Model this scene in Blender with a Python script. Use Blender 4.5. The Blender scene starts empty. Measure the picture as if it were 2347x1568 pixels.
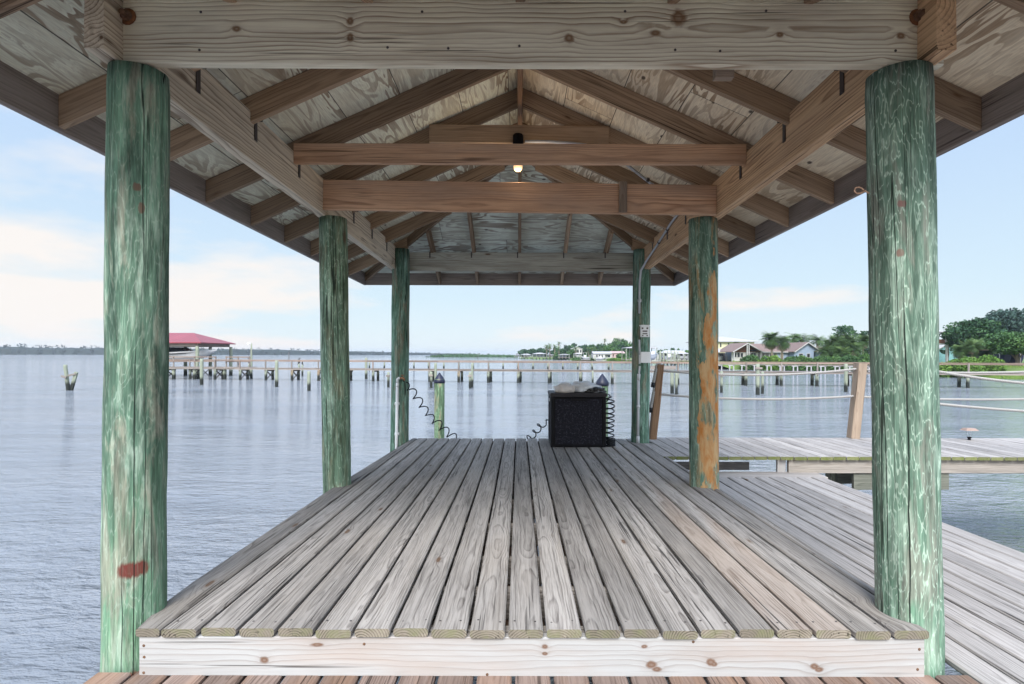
import bpy, math, random
import numpy as np
from mathutils import Vector, Matrix, noise as mnoise
R = math.radians
sc = bpy.context.scene
COL = sc.collection
# ------------------------------------------------------------------ camera
ORD = ('first', 'second', 'third', 'fourth', 'fifth', 'sixth', 'seventh', 'eighth', 'ninth', 'tenth', 'eleventh', 'twelfth', 'thirteenth', 'fourteenth', 'fifteenth', 'sixteenth', 'last')
CAMZ = 2.55          # camera height above the water
F = 1251.0           # focal length in units of a 2346 px wide picture
cam_d = bpy.data.cameras.new('camera'); cam = bpy.data.objects.new('camera', cam_d); COL.objects.link(cam)
cam_d.sensor_width = 36; cam_d.lens = 36 * F / 2346
cam_d.shift_x = -0.00725; cam_d.shift_y = 0.0119
cam_d.clip_start = 0.05; cam_d.clip_end = 6000
cam.matrix_world = Matrix.Translation((0, 0, CAMZ)) @ Matrix.Rotation(R(90), 4, 'X') @ Matrix.Rotation(R(0.14), 4, 'Z')
sc.camera = cam
# ------------------------------------------------------------------ sky
SUN_EL, SUN_AZ = 42.0, 188.0     # azimuth measured clockwise from +Y: the sun is low behind the camera
world = bpy.data.worlds.new('World'); sc.world = world; world.use_nodes = True
wn = world.node_tree; wn.nodes.clear(); L = wn.links.new
def wnode(t, **k):
    n = wn.nodes.new(t)
    for a, b in k.items(): setattr(n, a, b)
    return n
out = wnode('ShaderNodeOutputWorld'); bg = wnode('ShaderNodeBackground'); L(bg.outputs[0], out.inputs[0])
sky = wnode('ShaderNodeTexSky', sky_type='NISHITA', sun_disc=False, sun_elevation=R(SUN_EL), sun_rotation=R(SUN_AZ))
sky.air_density = 1.0; sky.dust_density = 0.6; sky.ozone_density = 1.5
tc = wnode('ShaderNodeTexCoord'); sep = wnode('ShaderNodeSeparateXYZ'); L(tc.outputs['Generated'], sep.inputs[0])
def wmath(op, a, b=None, c=None):
    n = wnode('ShaderNodeMath', operation=op)
    for i, v in enumerate((a, b, c)):
        if v is None: continue
        if isinstance(v, (int, float)): n.inputs[i].default_value = v
        else: L(v, n.inputs[i])
    return n.outputs[0]
def wramp(fac, pts):
    n = wnode('ShaderNodeValToRGB'); L(fac, n.inputs[0]); e = n.color_ramp.elements
    while len(e) < len(pts): e.new(0.5)
    for el, (p, c) in zip(e, pts):
        el.position = p; el.color = (*c, 1) if len(c) == 3 else c
    return n.outputs[0]
def wmix(fac, a, b, mode='MIX'):
    n = wnode('ShaderNodeMix', data_type='RGBA', blend_type=mode)
    if isinstance(fac, (int, float)): n.inputs['Factor'].default_value = fac
    else: L(fac, n.inputs['Factor'])
    for s, v in (('A', a), ('B', b)):
        i = [x for x in n.inputs if x.name == s and x.type == 'RGBA'][0]
        if isinstance(v, tuple): i.default_value = (*v, 1)
        else: L(v, i)
    return [x for x in n.outputs if x.type == 'RGBA'][0]
# thin high overcast over the physical sky: pale at the horizon, bluer above
haze_col = wramp(sep.outputs['Z'], [(0.0, (7.0, 7.8, 8.2)), (0.10, (5.9, 7.3, 8.2)), (0.30, (4.9, 6.4, 8.4)), (0.62, (4.4, 6.2, 9.2)), (1.0, (5.0, 6.4, 9.0))])
base = wmix(0.90, sky.outputs[0], haze_col)
# warm banks of cloud, stretched sideways
div = wmath('ADD', wmath('ABSOLUTE', sep.outputs['Z']), 0.16)
cx = wmath('DIVIDE', sep.outputs['X'], div); cy = wmath('DIVIDE', sep.outputs['Y'], div)
cmb = wnode('ShaderNodeCombineXYZ'); L(cx, cmb.inputs[0]); L(cy, cmb.inputs[1]); cmb.inputs[2].default_value = 3.4
nz = wnode('ShaderNodeTexNoise'); nz.inputs['Scale'].default_value = 0.55; nz.inputs['Detail'].default_value = 9; nz.inputs['Roughness'].default_value = 0.55
mp = wnode('ShaderNodeMapping'); L(cmb.outputs[0], mp.inputs[0]); mp.inputs['Location'].default_value = (2.3, 0.6, 0); L(mp.outputs[0], nz.inputs[0])
leftness = wramp(wmath('ADD', wmath('MULTIPLY', sep.outputs['X'], 0.5), 0.5), [(0.1, (1, 1, 1)), (0.23, (1,) * 3), (0.30, (0.5,) * 3), (0.40, (0.2,) * 3), (0.62, (0.15,) * 3), (0.80, (0.2,) * 3), (0.88, (0.7,) * 3)])
lowness = wramp(sep.outputs['Z'], [(0.0, (0.9,) * 3), (0.10, (1, 1, 1)), (0.22, (0.55,) * 3), (0.40, (0.1,) * 3), (1.0, (0.35,) * 3)])
cl = wmath('ADD', nz.outputs[0], wmath('MULTIPLY', wmath('MULTIPLY', leftness, lowness), 0.19))
clf = wramp(cl, [(0.585, (0, 0, 0)), (0.70, (0.92, 0.92, 0.92))])
colr = wmix(clf, base, (8.3, 7.8, 7.4))
# the part of the sky behind the camera, round the low sun, is brighter
behind = wramp(wmath('ADD', wmath('MULTIPLY', sep.outputs['Y'], -0.5), 0.5), [(0.5, (1, 1, 1)), (0.62, (1.8, 1.65, 1.5)), (1.0, (3.0, 2.6, 2.2))])
colr = wmix(1.0, colr, behind, 'MULTIPLY')
zen = wramp(sep.outputs['Z'], [(0.34, (1, 1, 1)), (0.62, (1.9, 1.8, 1.7)), (1.0, (2.4, 2.25, 2.1))])
colr = wmix(1.0, colr, zen, 'MULTIPLY')
L(colr, bg.inputs[0]); bg.inputs[1].default_value = 0.05
# ------------------------------------------------------------------ sun
sd = bpy.data.lights.new('sun', 'SUN'); sd.energy = 2.3; sd.angle = R(26); sd.color = (1.0, 0.95, 0.88)
so = bpy.data.objects.new('sun', sd); COL.objects.link(so)
az = R(SUN_AZ); el = R(SUN_EL)
sdir = Vector((math.sin(az) * math.cos(el), math.cos(az) * math.cos(el), math.sin(el)))
so.rotation_euler = (-sdir).to_track_quat('-Z', 'Y').to_euler(); so.location = (0, -10, 12)
sc.view_settings.view_transform = 'Standard'; sc.view_settings.look = 'None'
sc.view_settings.exposure = 1.28; sc.view_settings.gamma = 1.0; sc.view_settings.use_curve_mapping = False
sc.cycles.max_bounces = 8; sc.cycles.diffuse_bounces = 4; sc.cycles.glossy_bounces = 4; sc.cycles.transparent_max_bounces = 8
try:
    sc.cycles.use_denoising = True
except Exception: pass

# ------------------------------------------------------------------ helpers
rng = random.Random(7)
SL = 19.0 / 1251.0                       # the jetty falls very slightly away from the shore
def S(x, d, z): return Vector((x, d, CAMZ + z - SL * d))
def hor(px): return 812 + 0.0025 * (px - 1190)
def BX(px, d): return (px - 1190) * d / F
def BZ(py, d, px): return CAMZ - (py - hor(px)) * d / F
def B(px, py, d): return Vector((BX(px, d), d, BZ(py, d, px)))

class MB:
    def __init__(s): s.v = []; s.f = []; s.m = []; s.w = []; s.r = []; s.sm = []
    def add(s, verts, faces, wp=None, rnd=0.5, mat=0, smooth=False):
        b = len(s.v); s.v += [tuple(p) for p in verts]
        s.w += [tuple(p) for p in (wp if wp is not None else verts)]
        s.r += [rnd] * len(verts) if isinstance(rnd, (int, float)) else list(rnd)
        for f in faces: s.f.append(tuple(i + b for i in f))
        s.m += [mat] * len(faces) if isinstance(mat, int) else list(mat)
        s.sm += [smooth] * len(faces) if isinstance(smooth, bool) else list(smooth)
    def build(s, name, mats, parent=None):
        off = Vector((0, 0, 0)); p = parent
        while p is not None: off += p.location; p = p.parent
        me = bpy.data.meshes.new(name)
        me.from_pydata([(a[0] - off.x, a[1] - off.y, a[2] - off.z) for a in s.v], [], s.f)
        for m in (mats if isinstance(mats, (list, tuple)) else [mats]): me.materials.append(m)
        me.polygons.foreach_set('material_index', s.m); me.polygons.foreach_set('use_smooth', s.sm)
        a = me.attributes.new('wp', 'FLOAT_VECTOR', 'POINT'); a.data.foreach_set('vector', np.array(s.w, dtype=np.float32).ravel())
        a = me.attributes.new('rnd', 'FLOAT', 'POINT'); a.data.foreach_set('value', np.array(s.r, dtype=np.float32))
        me.update()
        o = bpy.data.objects.new(name, me); COL.objects.link(o)
        if parent is not None: o.parent = parent
        return o
def thing(name, label, cat, loc=(0, 0, 0), group=None):
    o = bpy.data.objects.new(name, None); o.empty_display_size = 0.2; COL.objects.link(o)
    o.location = loc; return tag(o, label, cat, group)
def tag(o, label, cat, group=None, kind=None):
    if label: o['label'] = label
    if cat: o['category'] = cat
    if group: o['group'] = group
    if kind: o['kind'] = kind
    return o

def bar(mb, p0, p1, w, h, up=(0, 0, 1), ch=0.004, rnd=None, mat=0, endmat=None, plumb=False, nseg=1, wob=0.0, cuts=None, pith=None):
    """timber from p0 to p1 (centre line); w across, h along up; wp holds its solid wood coordinates"""
    p0 = Vector(p0); p1 = Vector(p1); ax = (p1 - p0); ln = ax.length; axn = ax / ln
    up = Vector(up).normalized(); side = axn.cross(up).normalized()
    if not plumb: up = side.cross(axn).normalized()
    rnd = rng.random() if rnd is None else rnd
    r = random.Random(int(rnd * 1e6) + 3)
    oa = r.uniform(0, 60); ob = r.uniform(-.3, .3) * w; oc = h * r.uniform(.4, 1.6) + .02 if pith is None else pith
    if pith is None and h > 2.5 * w: ob, oc = w * r.uniform(.4, 1.4) + .02, r.uniform(-.3, .3) * h
    a, b = w / 2, h / 2; c = min(ch, a * .5, b * .5)
    prof = [(-a + c, -b), (a - c, -b), (a, -b + c), (a, b - c), (a - c, b), (-a + c, b), (-a, b - c), (-a, -b + c)]
    V = []; W = []
    for k in range(nseg + 1):
        t = k / nseg; q = p0 + ax * t
        for (u, v) in prof:
            uu = u + (wob * mnoise.noise(Vector((t * ln * 1.7, rnd * 77 + (5 if u > 0 else 0), 0))) if wob else 0)
            V.append(q + side * uu + up * v); W.append((oa + t * ln, u + ob, v + oc))
    faces = []; mats = []
    for k in range(nseg):
        for i in range(8):
            j = (i + 1) % 8; faces.append((k * 8 + i, (k + 1) * 8 + i, (k + 1) * 8 + j, k * 8 + j)); mats.append(mat)
    em = mat if endmat is None else endmat
    faces.append(tuple(range(0, 8))); mats.append(em)
    faces.append(tuple(reversed(range(nseg * 8, nseg * 8 + 8)))); mats.append(em)
    mb.add(V, faces, W, rnd, mats, False)
def box(mb, x0, x1, y0, y1, z0, z1, mat=0, rnd=None, shear=False, ch=0.0):
    x0, x1 = min(x0, x1), max(x0, x1); y0, y1 = min(y0, y1), max(y0, y1); z0, z1 = min(z0, z1), max(z0, z1)
    f = S if shear else (lambda x, y, z: Vector((x, y, z)))
    V = [f(x, y, z) for z in (z0, z1) for y in (y0, y1) for x in (x0, x1)]
    mb.add(V, [(0, 2, 3, 1), (4, 5, 7, 6), (0, 1, 5, 4), (2, 6, 7, 3), (0, 4, 6, 2), (1, 3, 7, 5)], None, rng.random() if rnd is None else rnd, mat, False)
def frame_of(pts):
    n = len(pts); T = []
    for i in range(n):
        t = (pts[min(i + 1, n - 1)] - pts[max(i - 1, 0)]); T.append(t.normalized() if t.length > 1e-9 else Vector((0, 0, 1)))
    u = T[0].orthogonal().normalized(); out = []
    for t in T:
        u = (u - t * u.dot(t)); u = u.normalized() if u.length > 1e-6 else t.orthogonal().normalized()
        out.append((t, u, t.cross(u)))
    return out
def tube(mb, pts, rad, n=8, mat=0, rnd=0.5, cap=True, smooth=True):
    pts = [Vector(p) for p in pts]; fr = frame_of(pts); V = []; W = []; s = 0
    for i, p in enumerate(pts):
        if i: s += (p - pts[i - 1]).length
        r = rad[i] if isinstance(rad, (list, tuple)) else rad
        for k in range(n):
            a = 2 * math.pi * k / n
            V.append(p + (fr[i][1] * math.cos(a) + fr[i][2] * math.sin(a)) * r); W.append((s, a, r))
    F_ = []; sm = []
    for i in range(len(pts) - 1):
        for k in range(n):
            j = (k + 1) % n; F_.append((i * n + k, i * n + j, (i + 1) * n + j, (i + 1) * n + k)); sm.append(smooth)
    if cap:
        F_.append(tuple(reversed(range(n)))); F_.append(tuple(range((len(pts) - 1) * n, len(pts) * n))); sm += [False, False]
    mb.add(V, F_, W, rnd, mat, sm)
def pile(mb, p0, p1, r0, r1, n=40, seg=36, lump=0.006, mat=0, seed=0, rnd=0.5):
    """round timber pile, p0 bottom, p1 top; wp = (x, y, z) in metres round its own axis"""
    p0 = Vector(p0); p1 = Vector(p1); V = []; W = []; sm = []
    for i in range(seg + 1):
        t = i / seg; q = p0.lerp(p1, t); r = r0 + (r1 - r0) * t; z = (p1 - p0).length * t
        for k in range(n):
            a = 2 * math.pi * k / n; ca, sa = math.cos(a), math.sin(a)
            d = mnoise.noise(Vector((ca * 1.2 + seed * 9, sa * 1.2, z * 2.2))) * lump + mnoise.noise(Vector((ca * 4, sa * 4 + seed, z * 5))) * lump * .45
            rr = r + d
            if i == seg: rr -= .004
            V.append(q + Vector((ca * rr, sa * rr, 0))); W.append((ca * rr + seed * 3.1, sa * rr, z + seed * 5.7))
    F_ = []
    for i in range(seg):
        for k in range(n):
            j = (k + 1) % n; F_.append((i * n + k, i * n + j, (i + 1) * n + j, (i + 1) * n + k)); sm.append(True)
    F_.append(tuple(reversed(range(n)))); F_.append(tuple(range(seg * n, seg * n + n))); sm += [False, False]
    mb.add(V, F_, W, rnd, mat, sm)
def lathe(mb, c, prof, n=20, mat=0, rnd=.5, smooth=True, axis='z'):
    V = []
    for (r, z) in prof:
        for k in range(n):
            a = 2 * math.pi * k / n
            o = (r * math.cos(a), r * math.sin(a), z) if axis == 'z' else (r * math.cos(a), z, r * math.sin(a))
            V.append(Vector(c) + Vector(o))
    F_ = [(i * n + k, i * n + (k + 1) % n, (i + 1) * n + (k + 1) % n, (i + 1) * n + k) for i in range(len(prof) - 1) for k in range(n)]
    if axis != 'z': F_ = [tuple(reversed(f)) for f in F_]
    sm = [smooth] * len(F_)
    F_ += [tuple(reversed(range(n))), tuple(range((len(prof) - 1) * n, len(prof) * n))]; sm += [False, False]
    mb.add(V, F_, None, rnd, mat, sm)

# ------------------------------------------------------------------ materials
class NT:
    def __init__(s, name):
        s.m = bpy.data.materials.new(name); s.m.use_nodes = True; s.t = s.m.node_tree; s.t.nodes.clear()
        s.o = s.n('ShaderNodeOutputMaterial'); s.p = s.n('ShaderNodeBsdfPrincipled'); s.l(s.p.outputs[0], s.o.inputs[0])
    def n(s, t, **k):
        x = s.t.nodes.new(t)
        for a, b in k.items(): setattr(x, a, b)
        return x
    def l(s, a, b): s.t.links.new(a, b)
    def put(s, i, v):
        if v is None: return
        if isinstance(v, (int, float)): i.default_value = v
        elif isinstance(v, tuple): i.default_value = (*v, 1) if (len(v) == 3 and i.type == 'RGBA') else v
        else: s.l(v, i)
    def math(s, op, a, b=None, c=None, clamp=False):
        x = s.n('ShaderNodeMath', operation=op); x.use_clamp = clamp
        for i, v in enumerate((a, b, c)): s.put(x.inputs[i], v)
        return x.outputs[0]
    def attr(s, name): return s.n('ShaderNodeAttribute', attribute_name=name)
    def sep(s, v): x = s.n('ShaderNodeSeparateXYZ'); s.l(v, x.inputs[0]); return x.outputs
    def comb(s, a, b, c):
        x = s.n('ShaderNodeCombineXYZ')
        for i, v in enumerate((a, b, c)): s.put(x.inputs[i], v)
        return x.outputs[0]
    def scale(s, v, k):
        x = s.n('ShaderNodeVectorMath', operation='MULTIPLY'); s.l(v, x.inputs[0]); x.inputs[1].default_value = k; return x.outputs[0]
    def addv(s, v, w):
        x = s.n('ShaderNodeVectorMath', operation='ADD'); s.l(v, x.inputs[0]); s.put(x.inputs[1], w); return x.outputs[0]
    def noise(s, v, scale=1, detail=3, rough=.5, out='Fac', dist=0.0, W=None):
        x = s.n('ShaderNodeTexNoise'); s.l(v, x.inputs['Vector'])
        x.inputs['Scale'].default_value = scale; x.inputs['Detail'].default_value = detail; x.inputs['Roughness'].default_value = rough; x.inputs['Distortion'].default_value = dist
        return x.outputs[out]
    def ramp(s, f, pts, interp='LINEAR'):
        x = s.n('ShaderNodeValToRGB'); s.l(f, x.inputs[0]); e = x.color_ramp.elements; x.color_ramp.interpolation = interp
        while len(e) < len(pts): e.new(.5)
        for k, (p, c) in zip(e, pts):
            k.position = p; c = (c,) * 3 if isinstance(c, (int, float)) else c; k.color = (*c, 1)
        return x.outputs[0]
    def mix(s, f, a, b, mode='MIX'):
        x = s.n('ShaderNodeMix', data_type='RGBA', blend_type=mode); s.put(x.inputs['Factor'], f)
        ii = [i for i in x.inputs if i.type == 'RGBA']; s.put(ii[0], a); s.put(ii[1], b)
        return [o for o in x.outputs if o.type == 'RGBA'][0]
    def maprange(s, v, a, b, c=0.0, d=1.0):
        x = s.n('ShaderNodeMapRange'); s.put(x.inputs[0], v)
        for i, k in zip((1, 2, 3, 4), (a, b, c, d)): x.inputs[i].default_value = k
        return x.outputs[0]
    def bump(s, h, strength=.3, dist=.01, prev=None):
        x = s.n('ShaderNodeBump'); x.inputs['Strength'].default_value = strength; x.inputs['Distance'].default_value = dist
        s.l(h, x.inputs['Height'])
        if prev is not None: s.l(prev, x.inputs['Normal'])
        return x.outputs[0]
    def done(s, col, rough=.8, normal=None, spec=.3, **k):
        s.put(s.p.inputs['Base Color'], col); s.put(s.p.inputs['Roughness'], rough); s.put(s.p.inputs['Specular IOR Level'], spec)
        if normal is not None: s.l(normal, s.p.inputs['Normal'])
        for a, b in k.items(): s.put(s.p.inputs[a.replace('_', ' ')], b)
        return s.m

def wood(name, light, dark, ring=0.0075, contrast=.6, stain=None, stainamt=.3, fibre=.35, knots=True, knotcol=(.10, .055, .03), rough=.85, tone=.3, bumpk=.5, moss=None, warp=1.0, blotch=.35, wear=None, spots=()):
    t = NT(name); wp = t.attr('wp').outputs['Vector']; rn = t.attr('rnd').outputs['Fac']
    x, y, z = t.sep(wp)
    # knots: sparse cells stretched along the grain
    kv = t.n('ShaderNodeTexVoronoi', feature='F1', distance='EUCLIDEAN')
    t.l(t.comb(t.math('MULTIPLY', x, 1.9), t.math('MULTIPLY', y, 6.5), t.math('MULTIPLY', z, 6.5)), kv.inputs['Vector']); kv.inputs['Scale'].default_value = 1.0
    kd = kv.outputs['Distance']
    cell = t.sep(kv.outputs['Color'])[0]
    present = t.math('GREATER_THAN', cell, .58)
    kinf = t.math('MULTIPLY', t.maprange(kd, .0, .42, 1, 0), present)
    kinf2 = t.math('POWER', t.math('MAXIMUM', kinf, 0.0), 2.2)
    spot = None
    if spots:            # knots seen in the photograph: (world x, world z, half width, half height)
        px_, py_, pz_ = t.sep(t.n('ShaderNodeNewGeometry').outputs['Position'])
        nzk = t.math('MULTIPLY', t.math('SUBTRACT', t.noise(t.scale(wp, (40, 40, 40)), 1, 3), .5), .9)
        far_ = None
        for (sx_, sz_, hw_, hh_) in spots:
            u_ = t.math('DIVIDE', t.math('SUBTRACT', px_, sx_), hw_); v_ = t.math('DIVIDE', t.math('SUBTRACT', pz_, sz_), hh_)
            d_ = t.math('SQRT', t.math('ADD', t.math('MULTIPLY', u_, u_), t.math('MULTIPLY', v_, v_)))
            far_ = d_ if far_ is None else t.math('MINIMUM', far_, d_)
        far_ = t.math('ADD', far_, nzk)
        spot = t.ramp(t.math('MULTIPLY', far_, .25), [(.0, .75), (.17, 1.0), (.26, .7), (.36, .12), (.8, .0)])
        kinf2 = t.math('ADD', kinf2, t.math('MULTIPLY', t.ramp(t.math('MULTIPLY', far_, .2), [(0, 1.0), (.45, .35), (1, 0.0)]), .8))
    # growth rings of a trunk cut along its length
    n1 = t.noise(t.scale(wp, (.9, 5, 5)), 1, 3, .55); n2 = t.noise(t.addv(t.scale(wp, (1.1, 4, 4)), (13.0, 7.0, 3.0)), 1, 3, .55)
    yy = t.math('ADD', y, t.math('MULTIPLY', t.math('SUBTRACT', n1, .5), .05 * warp))
    zz = t.math('ADD', z, t.math('MULTIPLY', t.math('SUBTRACT', n2, .5), .075 * warp))
    r = t.math('SQRT', t.math('ADD', t.math('MULTIPLY', yy, yy), t.math('MULTIPLY', zz, zz)))
    r = t.math('ADD', r, t.math('MULTIPLY', kinf2, .022))
    ph = t.math('DIVIDE', r, ring)
    fr = t.math('FRACT', ph)
    saw = t.ramp(fr, [(0, .0), (.55, .28), (.86, 1.0), (1.0, .0)])
    var = t.noise(t.scale(wp, (.6, 9, 9)), 1, 2, .5)
    grain = t.math('MULTIPLY', saw, t.maprange(var, .3, .7, .45, 1.1))
    fb = t.noise(t.scale(wp, (5, 150, 150)), 1, 4, .7); fb2 = t.noise(t.scale(wp, (1.3, 52, 52)), 1, 4, .65)
    f = t.math('ADD', t.math('MULTIPLY', grain, contrast), t.math('MULTIPLY', t.math('SUBTRACT', fb, .5), fibre * 2.6))
    f = t.math('ADD', f, t.math('MULTIPLY', t.math('SUBTRACT', fb2, .47), fibre * 3.0), clamp=True)
    col = t.mix(f, light, dark)
    bl = t.noise(t.scale(wp, (1.1, 7, 7)), 1, 4, .6)
    if stain is not None:
        col = t.mix(t.math('MULTIPLY', t.ramp(bl, [(.46, 0.0), (.66, 1.0)]), stainamt), col, stain)
    b2 = t.noise(t.addv(t.scale(wp, (.8, 5, 5)), (3.0, 31.0, 9.0)), 1, 5, .65)
    col = t.mix(1.0, col, t.ramp(b2, [(.25, 1 - blotch), (.75, 1 + blotch * .35)]), 'MULTIPLY')
    col = t.mix(1.0, col, t.ramp(rn, [(0, 1 - tone), (1, 1 + tone * .4)]), 'MULTIPLY')
    if wear is not None:      # (x range of the patch along the timber only on some boards)
        wz = t.noise(t.scale(wp, (.45, 3, 3)), 1, 2, .5)
        on = t.math('MULTIPLY', t.math('GREATER_THAN', rn, .72), t.ramp(wz, [(.50, 0.0), (.60, .26)]))
        col = t.mix(on, col, wear)
    if knots:
        ring_ = t.ramp(kd, [(.0, .75), (.055, .95), (.075, .35), (.13, .0)])
        col = t.mix(t.math('MULTIPLY', ring_, present), col, knotcol)
    if spot is not None: col = t.mix(spot, col, knotcol)
    # dark drying checks
    ck = t.noise(t.scale(wp, (1.3, 95, 95)), 1, 1, .4); cm = t.noise(t.addv(t.scale(wp, (1.0, 4, 4)), (9.0, 2.0, 5.0)), 1, 1, .5)
    chk = t.math('MULTIPLY', t.ramp(ck, [(.64, 0.0), (.69, 1.0)]), t.ramp(cm, [(.48, 0.0), (.6, 1.0)]))
    col = t.mix(t.math('MULTIPLY', chk, .8), col, (dark[0] * .22, dark[1] * .22, dark[2] * .22))
    if moss is not None:
        mz = t.noise(t.scale(wp, (6, 14, 14)), 1, 3, .6)
        col = t.mix(t.ramp(mz, [(.46, 0.0), (.66, .7)]), col, moss)
    hgt = t.math('SUBTRACT', t.math('MULTIPLY', fb, .5), t.math('ADD', t.math('MULTIPLY', grain, .55), chk))
    return t.done(col, rough, t.bump(hgt, bumpk, .004), .25)

def treated(name, light, mid, dark, bare, scar=None, redmarks=(), wave=1.0, weed=None, lines=.5, foot=None, head=None, cracks=()):
    """green treated round pile: mottled, streaked, growth rings surfacing as wandering contours, checks, bare patches"""
    t = NT(name); wp = t.attr('wp').outputs['Vector']; x, y, z = t.sep(wp)
    low = t.noise(t.scale(wp, (6.5, 6.5, 1.5)), 1, 3, .55, dist=.5)
    med = t.noise(t.scale(wp, (17, 17, 3.6)), 1, 4, .6)
    h = t.math('ADD', low, t.math('MULTIPLY', med, .34))
    ph = t.math('FRACT', t.math('MULTIPLY', h, 14.0 * wave))
    line = t.ramp(ph, [(0, .6), (.05, .12), (.45, .0), (.80, .0), (.94, 1.0), (1.0, .6)])
    step = t.ramp(ph, [(0, .1), (.6, .5), (.93, .9), (1, .1)])
    pz = t.noise(t.scale(wp, (10, 10, 1.5)), 1, 5, .65, dist=.3)
    p2 = t.noise(t.addv(t.scale(wp, (22, 22, 3.4)), (5.0, 1.0, 2.0)), 1, 4, .65)
    st = t.noise(t.scale(wp, (75, 75, 4.5)), 1, 5, .72); s2 = t.noise(t.scale(wp, (24, 24, 2.0)), 1, 5, .62, dist=.3)
    col = t.mix(t.ramp(pz, [(.36, 0.0), (.60, 1.0)]), dark, mid)
    col = t.mix(t.math('MULTIPLY', t.math('SUBTRACT', 1.0, step), .45 * min(1, lines + .3)), col, dark)
    if foot:
        fe = t.math('ADD', z, t.math('MULTIPLY', t.math('SUBTRACT', pz, .5), 1.6))
        fc, z0, z1 = foot; col = t.mix(t.ramp(t.maprange(fe, z0, z1), [(0, .85), (1, 0.0)]), col, t.mix(p2, fc, mid))
    if head:
        fe = t.math('ADD', z, t.math('MULTIPLY', t.math('SUBTRACT', pz, .5), 1.8))
        fc, z0, z1 = head; col = t.mix(t.ramp(t.maprange(fe, z0, z1), [(0, 0.0), (1, .75)]), col, t.mix(p2, fc, mid))
    col = t.mix(t.ramp(p2, [(.52, 0.0), (.68, .6)]), col, light)
    bz = t.noise(t.addv(t.scale(wp, (12, 12, 2.0)), (4.0, 8.0, 1.0)), 1, 5, .65, dist=.5)
    col = t.mix(t.ramp(bz, [(.52, 0.0), (.62, .75)]), col, bare)
    col = t.mix(t.ramp(s2, [(.56, 0.0), (.66, .35)]), col, bare)
    col = t.mix(t.math('MULTIPLY', line, t.maprange(pz, .35, .6, .1 * lines, lines)), col, light)
    col = t.mix(1.0, col, t.ramp(s2, [(.33, .55), (.5, 1.0)]), 'MULTIPLY')
    col = t.mix(1.0, col, t.ramp(st, [(.28, .40), (.52, 1.0), (.78, 1.5)]), 'MULTIPLY')
    if scar:
        ang, wid, c1, c2 = scar
        at = t.math('ARCTAN2', y, x)
        da = t.math('ABSOLUTE', t.math('SUBTRACT', at, ang))
        ez = t.noise(t.scale(wp, (5, 5, 1.9)), 1, 5, .6)
        m_ = t.math('ADD', t.math('SUBTRACT', wid, da), t.math('MULTIPLY', t.math('SUBTRACT', ez, .5), 4.2))
        m_ = t.math('SUBTRACT', m_, t.maprange(z, scar_z[0], scar_z[1], 0, .75))
        isl = t.noise(t.addv(t.scale(wp, (9, 9, 3.2)), (7.0, 7.0, 1.0)), 1, 4, .6)
        mask = t.math('MULTIPLY', t.ramp(m_, [(.0, 0.0), (.08, 1.0)]), t.ramp(isl, [(.43, .08), (.50, 1.0)]))
        oz = t.noise(t.scale(wp, (18, 18, 5)), 1, 5, .65, dist=.6)
        col = t.mix(mask, col, t.mix(t.ramp(oz, [(.36, 0.0), (.6, 1.0)]), c1, t.mix(t.ramp(st, [(.3, .2), (.7, .9)]), c2, bare)))
    for (ax_, zc, hw, hh, c) in redmarks:
        at = t.math('ARCTAN2', y, x)
        ez = t.noise(t.scale(wp, (45, 45, 8)), 1, 4, .7)
        u = t.math('DIVIDE', t.math('ABSOLUTE', t.math('SUBTRACT', at, ax_)), hw)
        v = t.math('DIVIDE', t.math('ABSOLUTE', t.math('SUBTRACT', z, zc)), hh)
        q = t.math('ADD', t.math('SQRT', t.math('ADD', t.math('POWER', u, 4.0), t.math('POWER', v, 2.0))), t.math('MULTIPLY', t.math('SUBTRACT', ez, .5), 1.5))
        col = t.mix(t.math('MULTIPLY', t.ramp(q, [(.65, .9), (1.15, 0.0)]), t.ramp(st, [(.3, .5), (.5, 1.0)])), col, c)
    ck = t.noise(t.scale(wp, (26, 26, .55)), 1, 1.5, .5)
    chk = t.ramp(t.math('ABSOLUTE', t.math('SUBTRACT', ck, .5)), [(.0, 1.0), (.010, .85), (.020, 0.0)])
    cm = t.noise(t.scale(wp, (7, 7, .5)), 1, 1, .5)
    chk = t.math('MULTIPLY', chk, t.ramp(cm, [(.46, 0.0), (.54, 1.0)]))
    col = t.mix(t.math('MULTIPLY', chk, .95), col, (.010, .016, .012))
    for (ca_, z0, z1, wd) in cracks:      # long drying cracks
        at = t.math('ARCTAN2', y, x); zc_ = t.comb(0.0, ca_ * 9, t.math('MULTIPLY', z, 1.6)); zf_ = t.comb(0.0, ca_ * 5, t.math('MULTIPLY', z, 7.0))
        dv = t.math('ADD', t.math('MULTIPLY', t.math('SUBTRACT', t.noise(zc_, 1, 2), .5), .22), t.math('MULTIPLY', t.math('SUBTRACT', t.noise(zf_, 1, 2), .5), .05))
        da = t.math('ABSOLUTE', t.math('SUBTRACT', t.math('SUBTRACT', at, ca_), dv))
        zz_ = t.math('MULTIPLY', t.maprange(z, z0, z0 + .25), t.maprange(z, z1 - .25, z1, 1, 0))
        wv_ = t.math('MULTIPLY', zz_, wd)
        m_ = t.math('MULTIPLY', t.math('LESS_THAN', da, wv_), .95)
        col = t.mix(m_, col, (.006, .010, .008)); chk = t.math('MAXIMUM', chk, m_)
    kv = t.n('ShaderNodeTexVoronoi', feature='F1'); t.l(t.scale(wp, (4.6, 4.6, 1.8)), kv.inputs['Vector']); kv.inputs['Scale'].default_value = 1.0
    kk = t.math('MULTIPLY', t.ramp(kv.outputs['Distance'], [(.06, .85), (.13, 0.0)]), t.math('GREATER_THAN', t.sep(kv.outputs['Color'])[0], .4))
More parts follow.
